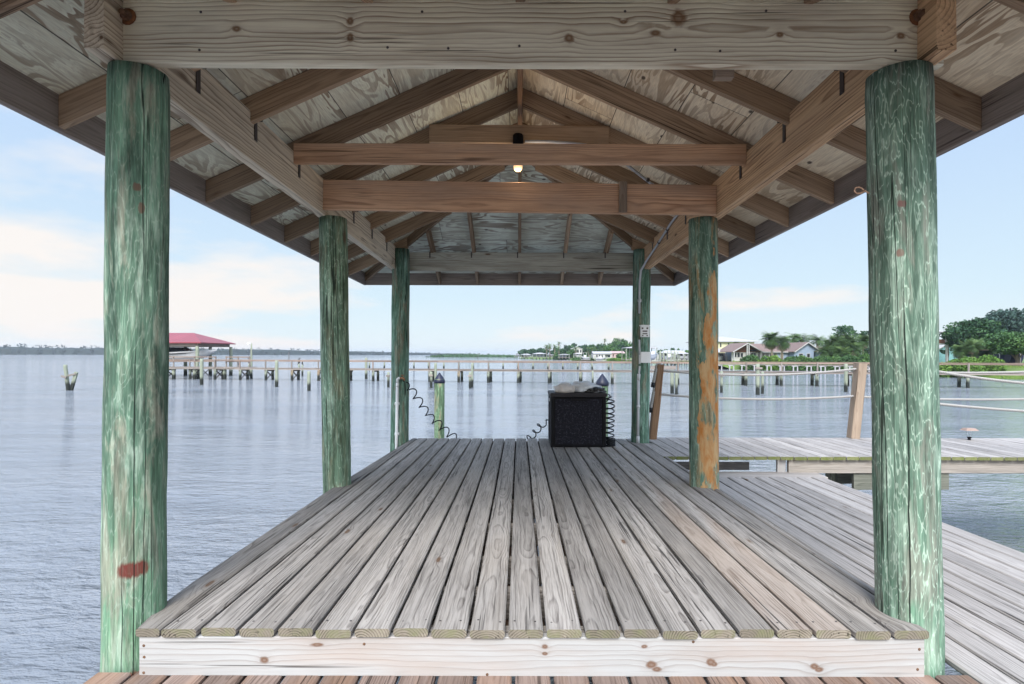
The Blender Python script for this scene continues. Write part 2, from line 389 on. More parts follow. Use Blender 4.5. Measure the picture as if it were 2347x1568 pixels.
    col = t.mix(kk, col, (.085, .06, .04))
    if weed:
        gz = t.sep(t.n('ShaderNodeNewGeometry').outputs['Position'])[2]
        ez = t.noise(t.scale(wp, (12, 12, 5)), 1, 4, .6)
        e = t.math('ADD', gz, t.math('MULTIPLY', t.math('SUBTRACT', ez, .5), .35))
        col = t.mix(t.ramp(t.maprange(e, weed - .12, weed + .12), [(0, 1.0), (1, 0.0)]), col, (.022, .026, .022))
    hgt = t.math('SUBTRACT', t.math('ADD', t.math('MULTIPLY', st, .5), t.math('MULTIPLY', h, .8)), t.math('MULTIPLY', chk, 1.2))
    return t.done(col, .85, t.bump(hgt, .7, .008), .2)
scar_z = (0.0, 1.0)

def ply(name, c_bg, c_dark, c_mid):
    """sheathing underside: rotary cut veneer with flame figure. wp = (along the eave, up the slope, 0)"""
    t = NT(name); wp = t.attr('wp').outputs['Vector']; x, y, z = t.sep(wp)
    w_ = .41
    cell = t.math('FLOOR', t.math('DIVIDE', y, w_))
    xc = t.math('FLOOR', t.math('DIVIDE', t.math('ADD', x, t.math('MULTIPLY', cell, .83)), 2.44))
    v = t.addv(wp, t.comb(t.math('MULTIPLY', cell, 3.71), t.math('MULTIPLY', xc, 1.9), t.math('MULTIPLY', cell, 1.3)))
    low = t.noise(t.scale(v, (1.15, 5.4, 1)), 1, 3, .5, dist=.8)
    h = t.math('FRACT', t.math('MULTIPLY', low, 8.5))
    a = t.ramp(h, [(0, 0.0), (.48, .08), (.56, .85), (.93, .95), (1.0, 0.0)])
    h2 = t.math('FRACT', t.math('MULTIPLY', low, 34))
    thin = t.ramp(h2, [(.5, 0.0), (.8, 1.0), (1, 0.0)])
    vv = t.noise(t.scale(v, (.8, 2.2, 1)), 1, 3, .5)
    col = t.mix(t.math('MULTIPLY', a, t.maprange(vv, .36, .60, .12, 1.0)), c_bg, c_dark)
    col = t.mix(t.math('MULTIPLY', thin, .30), col, c_mid)
    b = t.noise(t.scale(v, (1.0, 1.6, 1)), 1, 4, .6)
    col = t.mix(t.ramp(b, [(.4, 0.0), (.7, .6)]), col, c_mid)
    fb = t.noise(t.scale(wp, (9, 120, 1)), 1, 3, .6)
    col = t.mix(1.0, col, t.ramp(fb, [(.3, .82), (.7, 1.1)]), 'MULTIPLY')
    kv = t.n('ShaderNodeTexVoronoi', feature='F1'); t.l(t.scale(v, (3.2, 5, 1)), kv.inputs['Vector']); kv.inputs['Scale'].default_value = 1.0
    kk = t.math('MULTIPLY', t.ramp(kv.outputs['Distance'], [(.05, .9), (.09, 0.0)]), t.math('GREATER_THAN', t.sep(kv.outputs['Color'])[0], .55))
    col = t.mix(kk, col, (.05, .035, .03))
    g = t.math('ABSOLUTE', t.math('SUBTRACT', t.math('FRACT', t.math('DIVIDE', y, w_)), .5))
    seam = t.math('GREATER_THAN', g, .4925)
    gx = t.math('ABSOLUTE', t.math('SUBTRACT', t.math('FRACT', t.math('DIVIDE', t.math('ADD', x, t.math('MULTIPLY', cell, .83)), 2.44)), .5))
    seam = t.math('MAXIMUM', seam, t.math('GREATER_THAN', gx, .499))
    col = t.mix(t.math('MULTIPLY', seam, .85), col, (.03, .028, .025))
    return t.done(col, .8, t.bump(t.math('SUBTRACT', fb, seam), .3, .003), .25)

def plain(name, col, rough=.6, metal=0.0, spec=.4, var=.2, vs=8.0, bump=0.0, emit=None, estr=0.0, sheen=None):
    t = NT(name); tcn = t.n('ShaderNodeTexCoord').outputs['Object']
    nz_ = t.noise(tcn, vs, 4, .6)
    c = t.mix(1.0, col, t.ramp(nz_, [(.25, 1 - var), (.75, 1 + var * .5)]), 'MULTIPLY')
    nb = t.bump(t.noise(tcn, vs * 4, 4, .6), bump, .01) if bump else None
    k = dict(Metallic=metal)
    m = t.done(c, rough, nb, spec, **k)
    if emit is not None:
        t.put(t.p.inputs['Emission Color'], emit); t.p.inputs['Emission Strength'].default_value = estr
    return m
M = {}
M['deck'] = wood('weathered_grey_deck_wood', (.385, .36, .34), (.08, .069, .063), ring=.008, contrast=.55, stain=(.30, .26, .22), stainamt=.3, fibre=.65, tone=.45, bumpk=.9, wear=(.30, .19, .12), blotch=.4)
M['deck_low'] = wood('weathered_pale_deck_wood', (.40, .375, .36), (.10, .089, .084), ring=.008, contrast=.45, fibre=.5, tone=.22, bumpk=.7, blotch=.25)
M['deck_brown'] = wood('worn_brown_deck_wood', (.28, .21, .18), (.085, .055, .045), ring=.007, contrast=.55, fibre=.55, tone=.3, bumpk=.8, stain=(.30, .17, .10), stainamt=.5)
M['deck_end'] = wood('mossy_end_grain', (.27, .24, .195), (.045, .036, .027), ring=.0095, contrast=1.0, fibre=.15, knots=False, moss=(.15, .155, .085), tone=.5, warp=.5)
M['moss_end'] = wood('green_mossy_board_end', (.20, .21, .10), (.07, .08, .03), ring=.006, contrast=.5, fibre=.2, knots=False, moss=(.11, .14, .03), tone=.2, warp=.2)
M['riser'] = wood('pale_riser_board', (.36, .365, .37), (.22, .195, .18), ring=.02, contrast=.55, fibre=.16, stain=(.30, .23, .19), stainamt=.45, tone=.0, bumpk=.25, knots=False, knotcol=(.13, .075, .05), blotch=.15, spots=[((a - 1190) * 2.073 / F, CAMZ + (831 - b) * 2.073 / F - SL * 2.073, c, d) for a, b, c, d in ((607, 1514, .014, .011), (728, 1479, .021, .006), (1250, 1482, .010, .008), (1250, 1498, .009, .006), (1478, 1481, .010, .006), (1494, 1523, .018, .012), (1506, 1533, .016, .008), (1630, 1516, .014, .012), (1638, 1521, .010, .008), (1868, 1526, .014, .010), (1878, 1533, .014, .008))])
M['beam_front'] = wood('pale_grey_beam', (.82, .79, .64), (.29, .21, .14), ring=.017, contrast=.85, fibre=.22, stain=(.26, .20, .15), stainamt=.4, tone=.0, bumpk=.35, blotch=.22, knots=False, knotcol=(.20, .12, .07), spots=[((a - 1190) * 2.158 / F, CAMZ + (831 - b) * 2.158 / F - SL * 2.158, c, d) for a, b, c, d in ((800, 50, .012, .014), (800, 88, .011, .016), (1553, 40, .026, .028), (1302, 88, .016, .015), (1500, 75, .018, .010), (1427, 50, .012, .007), (2063, 80, .014, .011), (540, 68, .014, .010), (1785, 78, .012, .009))])
M['beam_left'] = wood('grey_brown_beam', (.76, .66, .51), (.20, .14, .10), ring=.016, contrast=.8, fibre=.3, tone=.1, bumpk=.35, blotch=.25)
M['beam_right'] = wood('warm_brown_beam', (.70, .47, .28), (.22, .115, .06), ring=.016, contrast=.8, fibre=.35, tone=.1, bumpk=.35, blotch=.25, stain=(.44, .30, .20), stainamt=.4)
M['beam_far'] = wood('far_grey_green_beam', (.55, .56, .49), (.22, .19, .15), ring=.011, contrast=.7, fibre=.3, tone=.05, stain=(.18, .14, .11), stainamt=.5)
M['rafter'] = wood('brown_rafter', (.50, .36, .245), (.145, .088, .057), ring=.012, contrast=.6, fibre=.35, tone=.45, bumpk=.3, blotch=.3)
M['tie'] = wood('red_brown_tie', (.66, .42, .27), (.20, .09, .048), ring=.012, contrast=.6, fibre=.35, tone=.15, bumpk=.3, stain=(.40, .29, .22), stainamt=.5)
M['fascia'] = wood('dark_fascia_board', (.33, .28, .25), (.13, .10, .085), ring=.010, contrast=.5, fibre=.4, tone=.2)
M['rail_post'] = wood('brown_rail_post', (.27, .165, .10), (.12, .06, .035), ring=.008, contrast=.6, fibre=.3, tone=.1, knots=False)
M['rail_post_pale'] = wood('pale_rail_post', (.31, .245, .19), (.17, .115, .08), ring=.008, contrast=.6, fibre=.3, tone=.1, knots=False)
M['plyL'] = ply('plywood_green_grey', (.82, .84, .70), (.24, .17, .115), (.50, .43, .32))
M['plyR'] = ply('plywood_warm_grey', (.84, .76, .60), (.30, .21, .135), (.58, .46, .32))
M['plyB'] = ply('plywood_blue_grey', (.76, .82, .73), (.22, .17, .13), (.43, .42, .34))
M['stringer'] = wood('pale_grey_stringer', (.34, .31, .28), (.17, .145, .125), ring=.012, contrast=.5, fibre=.4, tone=.1)
M['dark_cap'] = wood('dark_green_grey_timber', (.15, .155, .13), (.05, .055, .045), ring=.01, contrast=.6, fibre=.4, tone=.2)
M['metal_dark'] = plain('dark_galvanised_metal', (.10, .09, .09), .5, .6)
M['rust'] = plain('rusty_bolt', (.16, .09, .055), .8, .3, var=.5, vs=60)
M['rust_stain'] = plain('rust_stain_washer', (.20, .085, .035), .9, .1, var=.5, vs=60)
M['shingle'] = plain('grey_roof_shingles', (.22, .21, .20), .9, var=.4, vs=5, bump=.4)
# ================================================================== the pavilion over the jetty
HX, FY, BY = 2.22, 1.46, 7.82         # half width to the eave, near eave, far eave
RS = .447; ZB = 2.10                  # roof slope, rafter underside at the ridge
def zb(t): return ZB - RS * (HX - t)  # underside of a rafter t metres in from the eave
TV = .155
pav = thing('dock_pavilion', 'open timber pavilion with hipped plywood roof on six green round posts over the deck', 'pavilion', (0, 4.5, 0))
pw = 'dock_pavilion'
# --- posts: (x bottom, x top, depth, r bottom, r top, z bottom rel, z top rel)
M['pileA'] = treated('green_treated_pile_grey', (.36, .45, .38), (.12, .215, .155), (.035, .068, .05), (.25, .25, .20), lines=.45,
    redmarks=[(-.98, 2.305, .52, .036, (.11, .014, .012)), (-1.12, 1.88, .42, .03, (.20, .06, .04)), (-1.0, 3.80, .13, .018, (.10, .06, .045)), (-.86, 3.72, .12, .022, (.11, .07, .05))],
    cracks=((-1.0, 1.0, 3.3, .016), (-.72, 1.6, 3.0, .012), (-1.35, .9, 2.4, .012)), foot=((.17, .33, .20), 2.1, 2.8), head=((.16, .30, .22), 3.6, 4.1))
M['pileB'] = treated('green_treated_pile_contoured', (.36, .47, .39), (.15, .25, .19), (.062, .105, .08), (.20, .205, .175), wave=1.2, lines=1.3,
    redmarks=[(-2.15, 3.74, .14, .016, (.19, .10, .09)), (-2.22, 3.55, .12, .018, (.19, .11, .09))], cracks=((-2.12, 1.1, 3.5, .022), (-2.42, 1.7, 2.5, .012)), foot=((.17, .34, .22), 1.8, 2.8))
scar_z = (2.9, 4.0)
M['pileC'] = treated('green_treated_pile_swirled', (.44, .56, .45), (.20, .34, .25), (.085, .13, .085), (.20, .20, .13), wave=.9, lines=.8)
M['pileD'] = treated('green_pile_with_rust_orange_side', (.38, .50, .42), (.16, .26, .205), (.055, .11, .08), (.36, .24, .12), lines=.6,
    scar=(-1.05, .95, (.36, .14, .035), (.50, .34, .18)))
M['pileE'] = treated('green_treated_pile_dark', (.36, .52, .45), (.15, .27, .21), (.06, .13, .09), (.22, .19, .14), wave=.9, lines=.4)
M['pile_wet'] = treated('weathered_pile_dark_foot', (.40, .44, .36), (.22, .25, .19), (.10, .115, .085), (.26, .245, .20), weed=.42)
posts = [('pileA', -1.566, -1.552, 2.225, .111, .108, 1.172, 'green round post with red paint dashes'),
         ('pileB', 1.588, 1.541, 2.225, .107, .117, 1.176, 'thick green post with pale contour grain and a long crack'),
         ('pileC', -1.503, -1.543, 4.51, .108, .113, 1.185, None),
         ('pileD', 1.527, 1.512, 4.51, .113, .115, 1.185, 'green post with an orange brown scar down one side'),
         ('pileE', -1.529, -1.518, 6.98, .112, .110, 1.44, None),
         ('pileE', 1.546, 1.5625, 6.98, .108, .112, 1.44, None)]
for i, (m, xb, xt, d, rb, rt, zt, lab) in enumerate(posts):
    mb = MB(); top = S(xt, d, zt); base = Vector((xb + (xb - xt) * .9, d, -.6))
    pile(mb, base, top, rb + .004, rt, 44, 60, .0055, 0, seed=0 if m in ('pileA', 'pileB', 'pileD') else i * 1.3)
    o = mb.build('post', M[m], pav)
    if lab: o['label'] = lab
# --- perimeter beams
def sbar(mb, a, b, w, h, **k): bar(mb, S(*a), S(*b), w, h, **k)
mb = MB(); sbar(mb, (-1.635, 2.18, 1.323), (1.675, 2.18, 1.323), .042, .286, rnd=.131, nseg=1, pith=.0)
beam_f = mb.build('beam', M['beam_front'], pav); beam_f['label'] = 'wide pale grey front beam with long cathedral grain and rusty end bolts'
for (x, m, lab, xo) in ((-1.6075, 'beam_left', 'grey brown left side beam', 0), (1.6075, 'beam_right', 'orange brown right side beam', 0)):
    mb = MB()
    yb = [2.06, 4.47, 7.16]
    for j in range(2):
        sbar(mb, (x, yb[j] + (.002 if j else 0), 1.323), (x, yb[j + 1], 1.323), .075, .286, rnd=.21 + .13 * j + (.4 if x > 0 else 0))
    o = mb.build('beam', M[m], pav); o['label'] = lab
mb = MB(); sbar(mb, (-1.568, 7.13, 1.31), (1.568, 7.13, 1.31), .04, .245, rnd=.73)
o = mb.build('beam', M['beam_far'], pav); o['label'] = 'grey green far beam between the farthest posts'
# little packing block under the front beam and a fresh split edge
mb = MB(); box(mb, .79, .865, 2.205, 2.24, 1.155, 1.25, 0, .3, True); o = mb.build('packing_block', M['rail_post_pale'], pav)
# --- bolts on the front beam
for (px, py) in ((291, 41), (2100, 38)):
    x = (px - 1190) * 2.158 / F; z = (831 - py) * 2.158 / F
    mb = MB(); c = S(x, 2.158, z)
    lathe(mb, c, [(.001, .0), (.034, -.001), (.032, -.004), (.001, -.0045)], 14, 0, axis='y')
    b = mb.build('washer', M['rust_stain'], beam_f)
    mb = MB(); lathe(mb, c, [(.001, -.004), (.021, -.0045), (.021, -.018), (.012, -.019), (.012, -.036), (.009, -.04), (.001, -.04)], 10, 0, axis='y', smooth=False)
    mb.build('bolt', M['rust'], beam_f)
# nail heads on the front beam
for px, py in ((458, 30), (455, 195), (965, 28), (1025, 186), (1188, 106), (1430, 26), (1545, 190), (1753, 24), (1648, 194), (2050, 191), (2115, 130), (886, 110)):
    mb = MB(); lathe(mb, S((px - 1190) * 2.158 / F, 2.1585, (831 - py) * 2.158 / F) if py < 140 else S((px - 1190) * 2.158 / F, 2.1585, (831 - py * .6) * 2.158 / F), [(.0005, 0), (.0055, -.0005), (.005, -.002), (.0005, -.002)], 8, 0, axis='y'); mb.build('nail', M['metal_dark'], beam_f)
# --- rafters
def hip_t(d): return min(HX, d - FY, BY - d)
strap_spots = []
for d in (1.98, 2.62, 3.20, 3.84, 4.48, 5.12, 5.76, 6.40, 7.04):
    t = hip_t(d)
    for sx in (-1, 1):
        xe = HX - t
        if xe < .02: xe = .021
        mb = MB(); x0, x1 = sx * 2.198, sx * xe
        sbar(mb, (x0, d, zb(HX - 2.198) + TV / 2), (x1, d, zb(HX - xe) + TV / 2), .038, TV, plumb=True, ch=.003)
        mb.build('rafter', M['rafter'], pav)
        strap_spots.append((sx, d))
for j, x in enumerate((-1.74, -1.14, -.60, 0.0, .60, 1.14, 1.74)):
    t = HX - abs(x)
    for far in (0, 1):
        mb = MB()
        y0, y1 = (FY + .022, FY + t) if not far else (BY - .022, BY - t)
        if abs(x) < .01: y1 += -.03 if not far else .03
        sbar(mb, (x, y0, zb(.022) + TV / 2), (x, y1, zb(t) + TV / 2), .038, TV, plumb=True, ch=.003)
        mb.build('rafter', M['rafter'], pav)
for sx in (-1, 1):
    for (ye, yr) in ((FY, FY + HX), (BY, BY - HX)):
        mb = MB(); s_ = 1 if yr > ye else -1
        sbar(mb, (sx * 2.19, ye + s_ * .03, zb(.03) + TV / 2 + .02), (sx * .02, yr - s_ * .02, zb(HX - .02) + TV / 2 + .02), .038, TV - .03, plumb=True, ch=.003)
        mb.build('hip_rafter', M['rafter'], pav)
mb = MB(); sbar(mb, (0, FY + HX, ZB + .05), (0, BY - HX, ZB + .05), .040, .235, ch=.003, rnd=.9); mb.build('ridge_board', M['rail_post'], pav)
# --- ties
mb = MB(); sbar(mb, (-1.568, 3.80, 1.447), (1.568, 3.80, 1.447), .036, .14, rnd=.83); mb.build('collar_tie', M['tie'], pav)['label'] = 'long brown tie just below the lamp'
mb = MB(); sbar(mb, (-.735, 4.44, 1.855), (.72, 4.44, 1.845), .036, .148, rnd=.46); ct = mb.build('collar_tie', M['rafter'], pav); ct['label'] = 'short dark upper collar tie'
mb = MB(); sbar(mb, (-1.568, 4.37, 1.335), (1.568, 4.37, 1.300), .04, .238, rnd=.62); tb = mb.build('tie_beam', M['tie'], pav); tb['label'] = 'red brown knotty tie beam in front of the middle posts'
mb = MB(); xk = (1426 - 1190) * 4.34 / F; bar(mb, S(xk, 4.333, 1.195), S(xk, 4.333, 1.435), .062, .03, up=(0, 1, 0), rnd=.2); mb.build('nailed_block', M['rail_post_pale'], pav)
# --- fascia boards inside the eaves
fx = 2.218
for sx in (-1, 1):
    mb = MB(); sbar(mb, (sx * fx, FY - .02, 1.19), (sx * fx, BY + .02, 1.19), .036, .172, ch=.003); mb.build('fascia_board', M['fascia'], pav)
for y in (FY - .001, BY + .001):
    mb = MB(); sbar(mb, (-2.199, y, 1.19), (2.199, y, 1.19), .036, .172, ch=.003); mb.build('fascia_board', M['fascia'], pav)
# --- sheathing, four planes of real thickness
e = .05
zt0 = zb(0) + TV - RS * e; zr = ZB + TV
A = [(-HX - e, FY - e), (HX + e, FY - e), (HX + e, BY + e), (-HX - e, BY + e)]
r0, r1 = (0, FY + HX), (0, BY - HX)
def plane(name, pts, mat, uv, par, zoff=.002, th=.016):
    mb = MB(); V = [S(x, y, z + zoff) for x, y, z in pts] + [S(x, y, z + zoff + th) for x, y, z in pts]
    n = len(pts); W = [uv(x, y, z) for x, y, z in pts] * 2
    F_ = [tuple(range(n)), tuple(reversed(range(n, 2 * n)))] + [(i, n + i, n + (i + 1) % n, (i + 1) % n) for i in range(n)]
    mb.add(V, F_, W, .5, [0, 1] + [0] * n, False)
    return mb.build(name, [mat, M['shingle']], par)
k_ = math.sqrt(1 + RS * RS)
for name_, off, th, mm in (('roof_sheathing', .002, .016, None), ('shingle_cover', .019, .012, 'shingle')):
    plane(name_, [(*A[0], zt0), (*r0, zr), (*r1, zr), (*A[3], zt0)], M[mm or 'plyL'], lambda x, y, z: (y, (x + HX) * k_ + 3.0, 0), pav, off, th)
    plane(name_, [(*A[1], zt0), (*A[2], zt0), (*r1, zr), (*r0, zr)], M[mm or 'plyR'], lambda x, y, z: (y + 20, (HX - x) * k_ + 20.1, 0), pav, off, th)
    plane(name_, [(*A[3], zt0), (*r1, zr), (*A[2], zt0)], M[mm or 'plyB'], lambda x, y, z: (x + 40, (BY - y) * k_ + 40.2, 0), pav, off, th)
    plane(name_, [(*A[0], zt0), (*A[1], zt0), (*r0, zr)], M[mm or 'plyL'], lambda x, y, z: (x + 60, (y - FY) * k_ + 60.2, 0), pav, off, th)
# --- metal hurricane ties where the rafters sit on the side beams
for (sx, d) in strap_spots:
    if d < 2.2 or d > 7: continue
    mb = MB(); x = sx * 1.5675
    box(mb, x - sx * .004, x, d + .021, d + .053, 1.31, 1.455, 0, .5, True)
    zz = zb(HX - 1.52)
    mb.build('metal_strap', M['metal_dark'], pav); mb = MB()
    box(mb, x - sx * .05, x - sx * .004, d + .0195, d + .0225, zz - .005, zz + .085, 0, .5, True)
    mb.build('metal_strap', M['metal_dark'], pav)
for x in (-1.14, -.6, 0, .6, 1.14):
    mb = MB(); box(mb, x - .035, x - .02, 7.10, 7.108, 1.36, 1.435, 0, .5, True); mb.build('metal_strap', M['metal_dark'], pav)

# ================================================================== decks
H1, H2 = -1.01, -1.19
rd = thing('raised_deck', 'raised platform of grey weathered boards running away under the pavilion roof', 'deck', (0, 4.5, 0))
mb = MB()
TH = .032
def edge_left(y):
    P = [(2.06, -1.449), (2.10, -1.455), (2.34, -1.50), (4.4, -1.505), (7.26, -1.422)]
    for (a, xa), (b, xb) in zip(P, P[1:]):
        if y <= b: return xa + (xb - xa) * max(0, (y - a) / (b - a))
    return P[-1][1]
def poly_board(mb, fl, fr_, ys, ztop, th, rnd, seed, mat=0, em=1):
    r = random.Random(seed); oa = r.uniform(0, 50); oc = r.uniform(.035, .10); ox = r.uniform(-.05, .05); V = []; W = []
    c = .007
    for y in ys:
        a, b = fl(y), fr_(y); m = (a + b) / 2
        for (x, z) in ((a + c, ztop - th), (b - c, ztop - th), (b, ztop - th + c), (b, ztop - c), (b - c, ztop), (a + c, ztop), (a, ztop - c), (a, ztop - th + c)):
            V.append(S(x, y, z)); W.append((oa + y, x - m + ox, z - ztop + oc))
    n = len(ys); F_ = []; mm = []
    for k in range(n - 1):
        for i in range(8):
            j = (i + 1) % 8; F_.append((k * 8 + i, k * 8 + j, (k + 1) * 8 + j, (k + 1) * 8 + i)); mm.append(mat)
    F_.append(tuple(reversed(range(8)))); F_.append(tuple(range((n - 1) * 8, n * 8))); mm += [em, em]
    mb.add(V, F_, W, rnd, mm, False)
ys = list(np.linspace(2.066, 7.26, 26))
poly_board(mb, edge_left, lambda y: -1.360, ys, H1, TH, .2, 5)
xs = -1.357; pitch = .1457
for k in range(20):
    a = xs + pitch * k + .007; b = a + pitch - .0145; sd_ = k * 17 + 3; r = random.Random(sd_)
    j1, j2 = r.uniform(-.006, .006), r.uniform(-.006, .006)
    dz = r.uniform(-.002, .002); rn_ = r.random()
    if k in (16, 17): rn_ = .8 + .05 * (k - 16)
    elif rn_ > .72: rn_ -= .3
    def wv(base, s, y): return base + .0022 * mnoise.noise(Vector((y * 1.1, s * 3.7, 0)))
    def left(y, a=a, s=sd_): return wv(a, s, y)
    def right(y, b=b, s=sd_):
        x = wv(b, s + .5, y)
        for (cy, cx_, rr) in ((2.225, 1.60, .122), (6.98, 1.55, .122)):
            if abs(y - cy) < rr: x = min(x, cx_ - math.sqrt(rr * rr - (y - cy) ** 2))
        return x
    y_end = 7.26 + j2 * .5
    yy = sorted(set([2.066 + j1] + list(np.linspace(2.08, 2.40, 14)) + list(np.linspace(2.5, 6.8, 22)) + list(np.linspace(6.85, 7.11, 9)) + [y_end]))
    poly_board(mb, left, right, yy, H1 + dz, TH, rn_, sd_)
# last ripped board beside the right posts, notched round them
def rr_(y):
    x = 1.575
    for (cy, cx_, q) in ((2.225, 1.60, .122), (4.51, 1.527, .118)):
        if abs(y - cy) < q + .02: x = min(x, cx_ - math.sqrt(max(q * q - (y - cy) ** 2, 0)) if abs(y - cy) < q else x)
    return x
yl = sorted(set(list(np.linspace(2.40, 4.37, 9)) + [4.376]))
poly_board(mb, lambda y: 1.563, lambda y: 1.60, yl, H1, TH, .5, 77)
poly_board(mb, lambda y: 1.563, lambda y: 1.60, [4.64, 5.2, 5.86], H1, TH, .5, 78)
deck_o = mb.build('deck_boards', [M['deck'], M['deck_end']], rd)
for k in range(20):
    for dx in (-.042, .042):
        mb = MB(); lathe(mb, S(xs + pitch * (k + .5) + dx + rng.uniform(-.006, .006), 2.13 + rng.uniform(-.012, .012), H1 + .0005), [(.0048, 0), (.004, .001), (.0005, .0012)], 7, 0); mb.build('nail', M['metal_dark'], rd)
mb = MB(); sbar(mb, (-1.440, 2.092, H1 - TH - .0765), (1.540, 2.092, H1 - TH - .0765), .038, .150, rnd=.415, ch=.003, pith=.06); riser = mb.build('riser_board', M['riser'], rd)
for px, py in ((331, 1482), (332, 1508), (331, 1544), (836, 1477), (1118, 1546), (2108, 1486), (2104, 1532), (1590, 1470)):
    mb = MB(); lathe(mb, S((px - 1190) * 2.073 / F, 2.0735, (831 - py) * 2.073 / F), [(.0005, 0), (.0058, -.0005), (.005, -.0015), (.0005, -.0015)], 8, 0, axis='y'); mb.build('nail', M['rust'], riser)
for y in (2.12, 2.50, 2.90, 3.51, 4.12, 4.73, 5.34, 5.95, 6.56, 7.17):
    mb = MB(); sbar(mb, (-1.40, y + .03, H1 - TH - .072), (1.535, y + .03, H1 - TH - .072), .038, .140, rnd=rng.random()); mb.build('joist', M['deck'], rd)
mb = MB(); sbar(mb, (-1.405, 2.2, H1 - TH - .072), (-1.385, 7.2, H1 - TH - .072), .038, .14); mb.build('joist', M['deck'], rd)
mb = MB(); sbar(mb, (-1.40, 7.235, H1 - TH - .072), (1.5, 7.235, H1 - TH - .072), .036, .14); mb.build('joist', M['deck'], rd)

ld = thing('lower_deck', 'wide pale board deck one step down, right of and in front of the platform', 'deck', (1, 3, 0))
mb = MB(); x = -1.622; k = 0
for k in range(33):
    a = x + pitch * k + .007; b = a + pitch - .014
    if b > 3.24: break
    r = random.Random(900 + k); y0 = -9.0; y1 = 5.70 if a > 1.50 else (2.09 if b < -1.38 else 7.0)  # middle boards run on unseen under the platform, added to darken its gaps
    seedk = 900 + k
    def lf(y, a=a, s=seedk): return a + .002 * mnoise.noise(Vector((y * 1.1, s * 3.7, 0)))
    def rg(y, b=b, s=seedk): return b + .002 * mnoise.noise(Vector((y * 1.1, s * 3.7 + 9, 0)))
    if 1.47 < b and a < 1.72:   # butt joints leave the round post free
        poly_board(mb, lf, rg, list(np.linspace(y0, 2.085, 8)), H2, TH, r.random() * .7, 900 + k, 2)
        poly_board(mb, lf, rg, list(np.linspace(2.365, 5.70, 10)), H2, TH, r.random() * .7, 950 + k, 0)
    elif a < 1.5:
        poly_board(mb, lf, rg, list(np.linspace(y0, y1, 8)), H2, TH, r.random() * .7, 900 + k, 2)
    else:
        poly_board(mb, lf, rg, list(np.linspace(y0, y1, 14)), H2, TH, r.random() * .7, 900 + k, 0)
sbar(mb, (1.62, 5.845, H2 - .016), (3.23, 5.845, H2 - .016), .27, TH, rnd=.6)
mb.build('deck_boards', [M['deck_low'], M['deck_end'], M['deck_brown']], ld)
for (a, b) in (((3.215, -9), (3.215, 5.98)), ((-1.60, -9), (-1.60, 2.08)), ((1.64, 5.96), (3.20, 5.96))):
    mb = MB(); sbar(mb, (*a, H2 - TH - .093), (*b, H2 - TH - .093), .038, .184); mb.build('joist', M['deck'], ld)
for y in (-1.8, -.9, 0, .9, 1.8, 2.7, 3.6, 4.5, 5.4):
    mb = MB(); sbar(mb, (-1.57 if y < 2.1 else 1.62, y, H2 - TH - .072), (3.19, y, H2 - TH - .072), .038, .14); mb.build('joist', M['deck'], ld)
for (x, y) in ((3.05, 0.6), (3.05, 4.4), (-1.45, -1.2)):
    mb = MB(); pile(mb, (x, y, -.6), S(x, y, H2 - TH - .1), .115, .11, 24, 8); mb.build('pile', M['pile_wet'], ld)

wk = thing('side_walkway', 'narrow walkway of pale mossy ended boards leading off right behind the near post', 'walkway', (5, 6.6, 0))
mb = MB(); k = 0; x = 1.545
while x < 10.5:
    r = random.Random(400 + k); a = x + .004; b = x + .142 - .004
    y0 = 5.885 + .02 * (x - 1.5) / 5 + r.uniform(-.006, .006); y1 = 7.40 + r.uniform(-.01, .01)
    fl = lambda y, a=a: a; fr2 = lambda y, b=b: b
    if a < 1.68:
        poly_board(mb, fl, fr2, list(np.linspace(y0, 6.85, 5)), H1, .036, r.random() * .7, 700 + k, 0, 1); y0 = 7.11
    poly_board(mb, fl, fr2, list(np.linspace(y0, y1, 5)), H1 + r.uniform(-.001, .001), .036, r.random() * .7, 400 + k, 0, 1)
    x += .142; k += 1
mb.build('deck_boards', [M['deck_low'], M['moss_end']], wk)
mb = MB(); sbar(mb, (2.93, 5.955, H1 - .036 - .077), (10.4, 6.02, H1 - .036 - .077), .04, .15, rnd=.31); mb.build('stringer', M['stringer'], wk)
mb = MB(); bar(mb, S(2.86, 5.97, -1.20), S(2.86, 5.97, -1.047), .09, .04, up=(0, 1, 0), rnd=.31); mb.build('stringer_block', M['riser'], wk)
mb = MB(); sbar(mb, (2.9, 7.32, H1 - .036 - .094), (10.4, 7.32, H1 - .036 - .094), .04, .184, rnd=.35); mb.build('stringer', M['deck_low'], wk)
mb = MB(); sbar(mb, (1.66, 6.9, -1.30), (2.9, 6.9, -1.30), .04, .10, rnd=.35); mb.build('stringer', M['deck_low'], wk)
mb = MB(); sbar(mb, (3.66, 5.99, -1.295), (4.70, 5.99, -1.290), .04, .180, rnd=.75); mb.build('pile_cap', M['dark_cap'], wk)
mb = MB(); sbar(mb, (3.66, 6.30, -1.295), (4.62, 6.30, -1.295), .04, .180, rnd=.72); mb.build('pile_cap', M['dark_cap'], wk)
for (x, y) in ((4.20, 6.14), (4.15, 7.2), (7.6, 6.14), (7.6, 7.2)):
    mb = MB(); pile(mb, (x, y, -.6), S(x, y, -1.06), .105, .10, 24, 10); mb.build('pile', M['pile_wet'], wk)
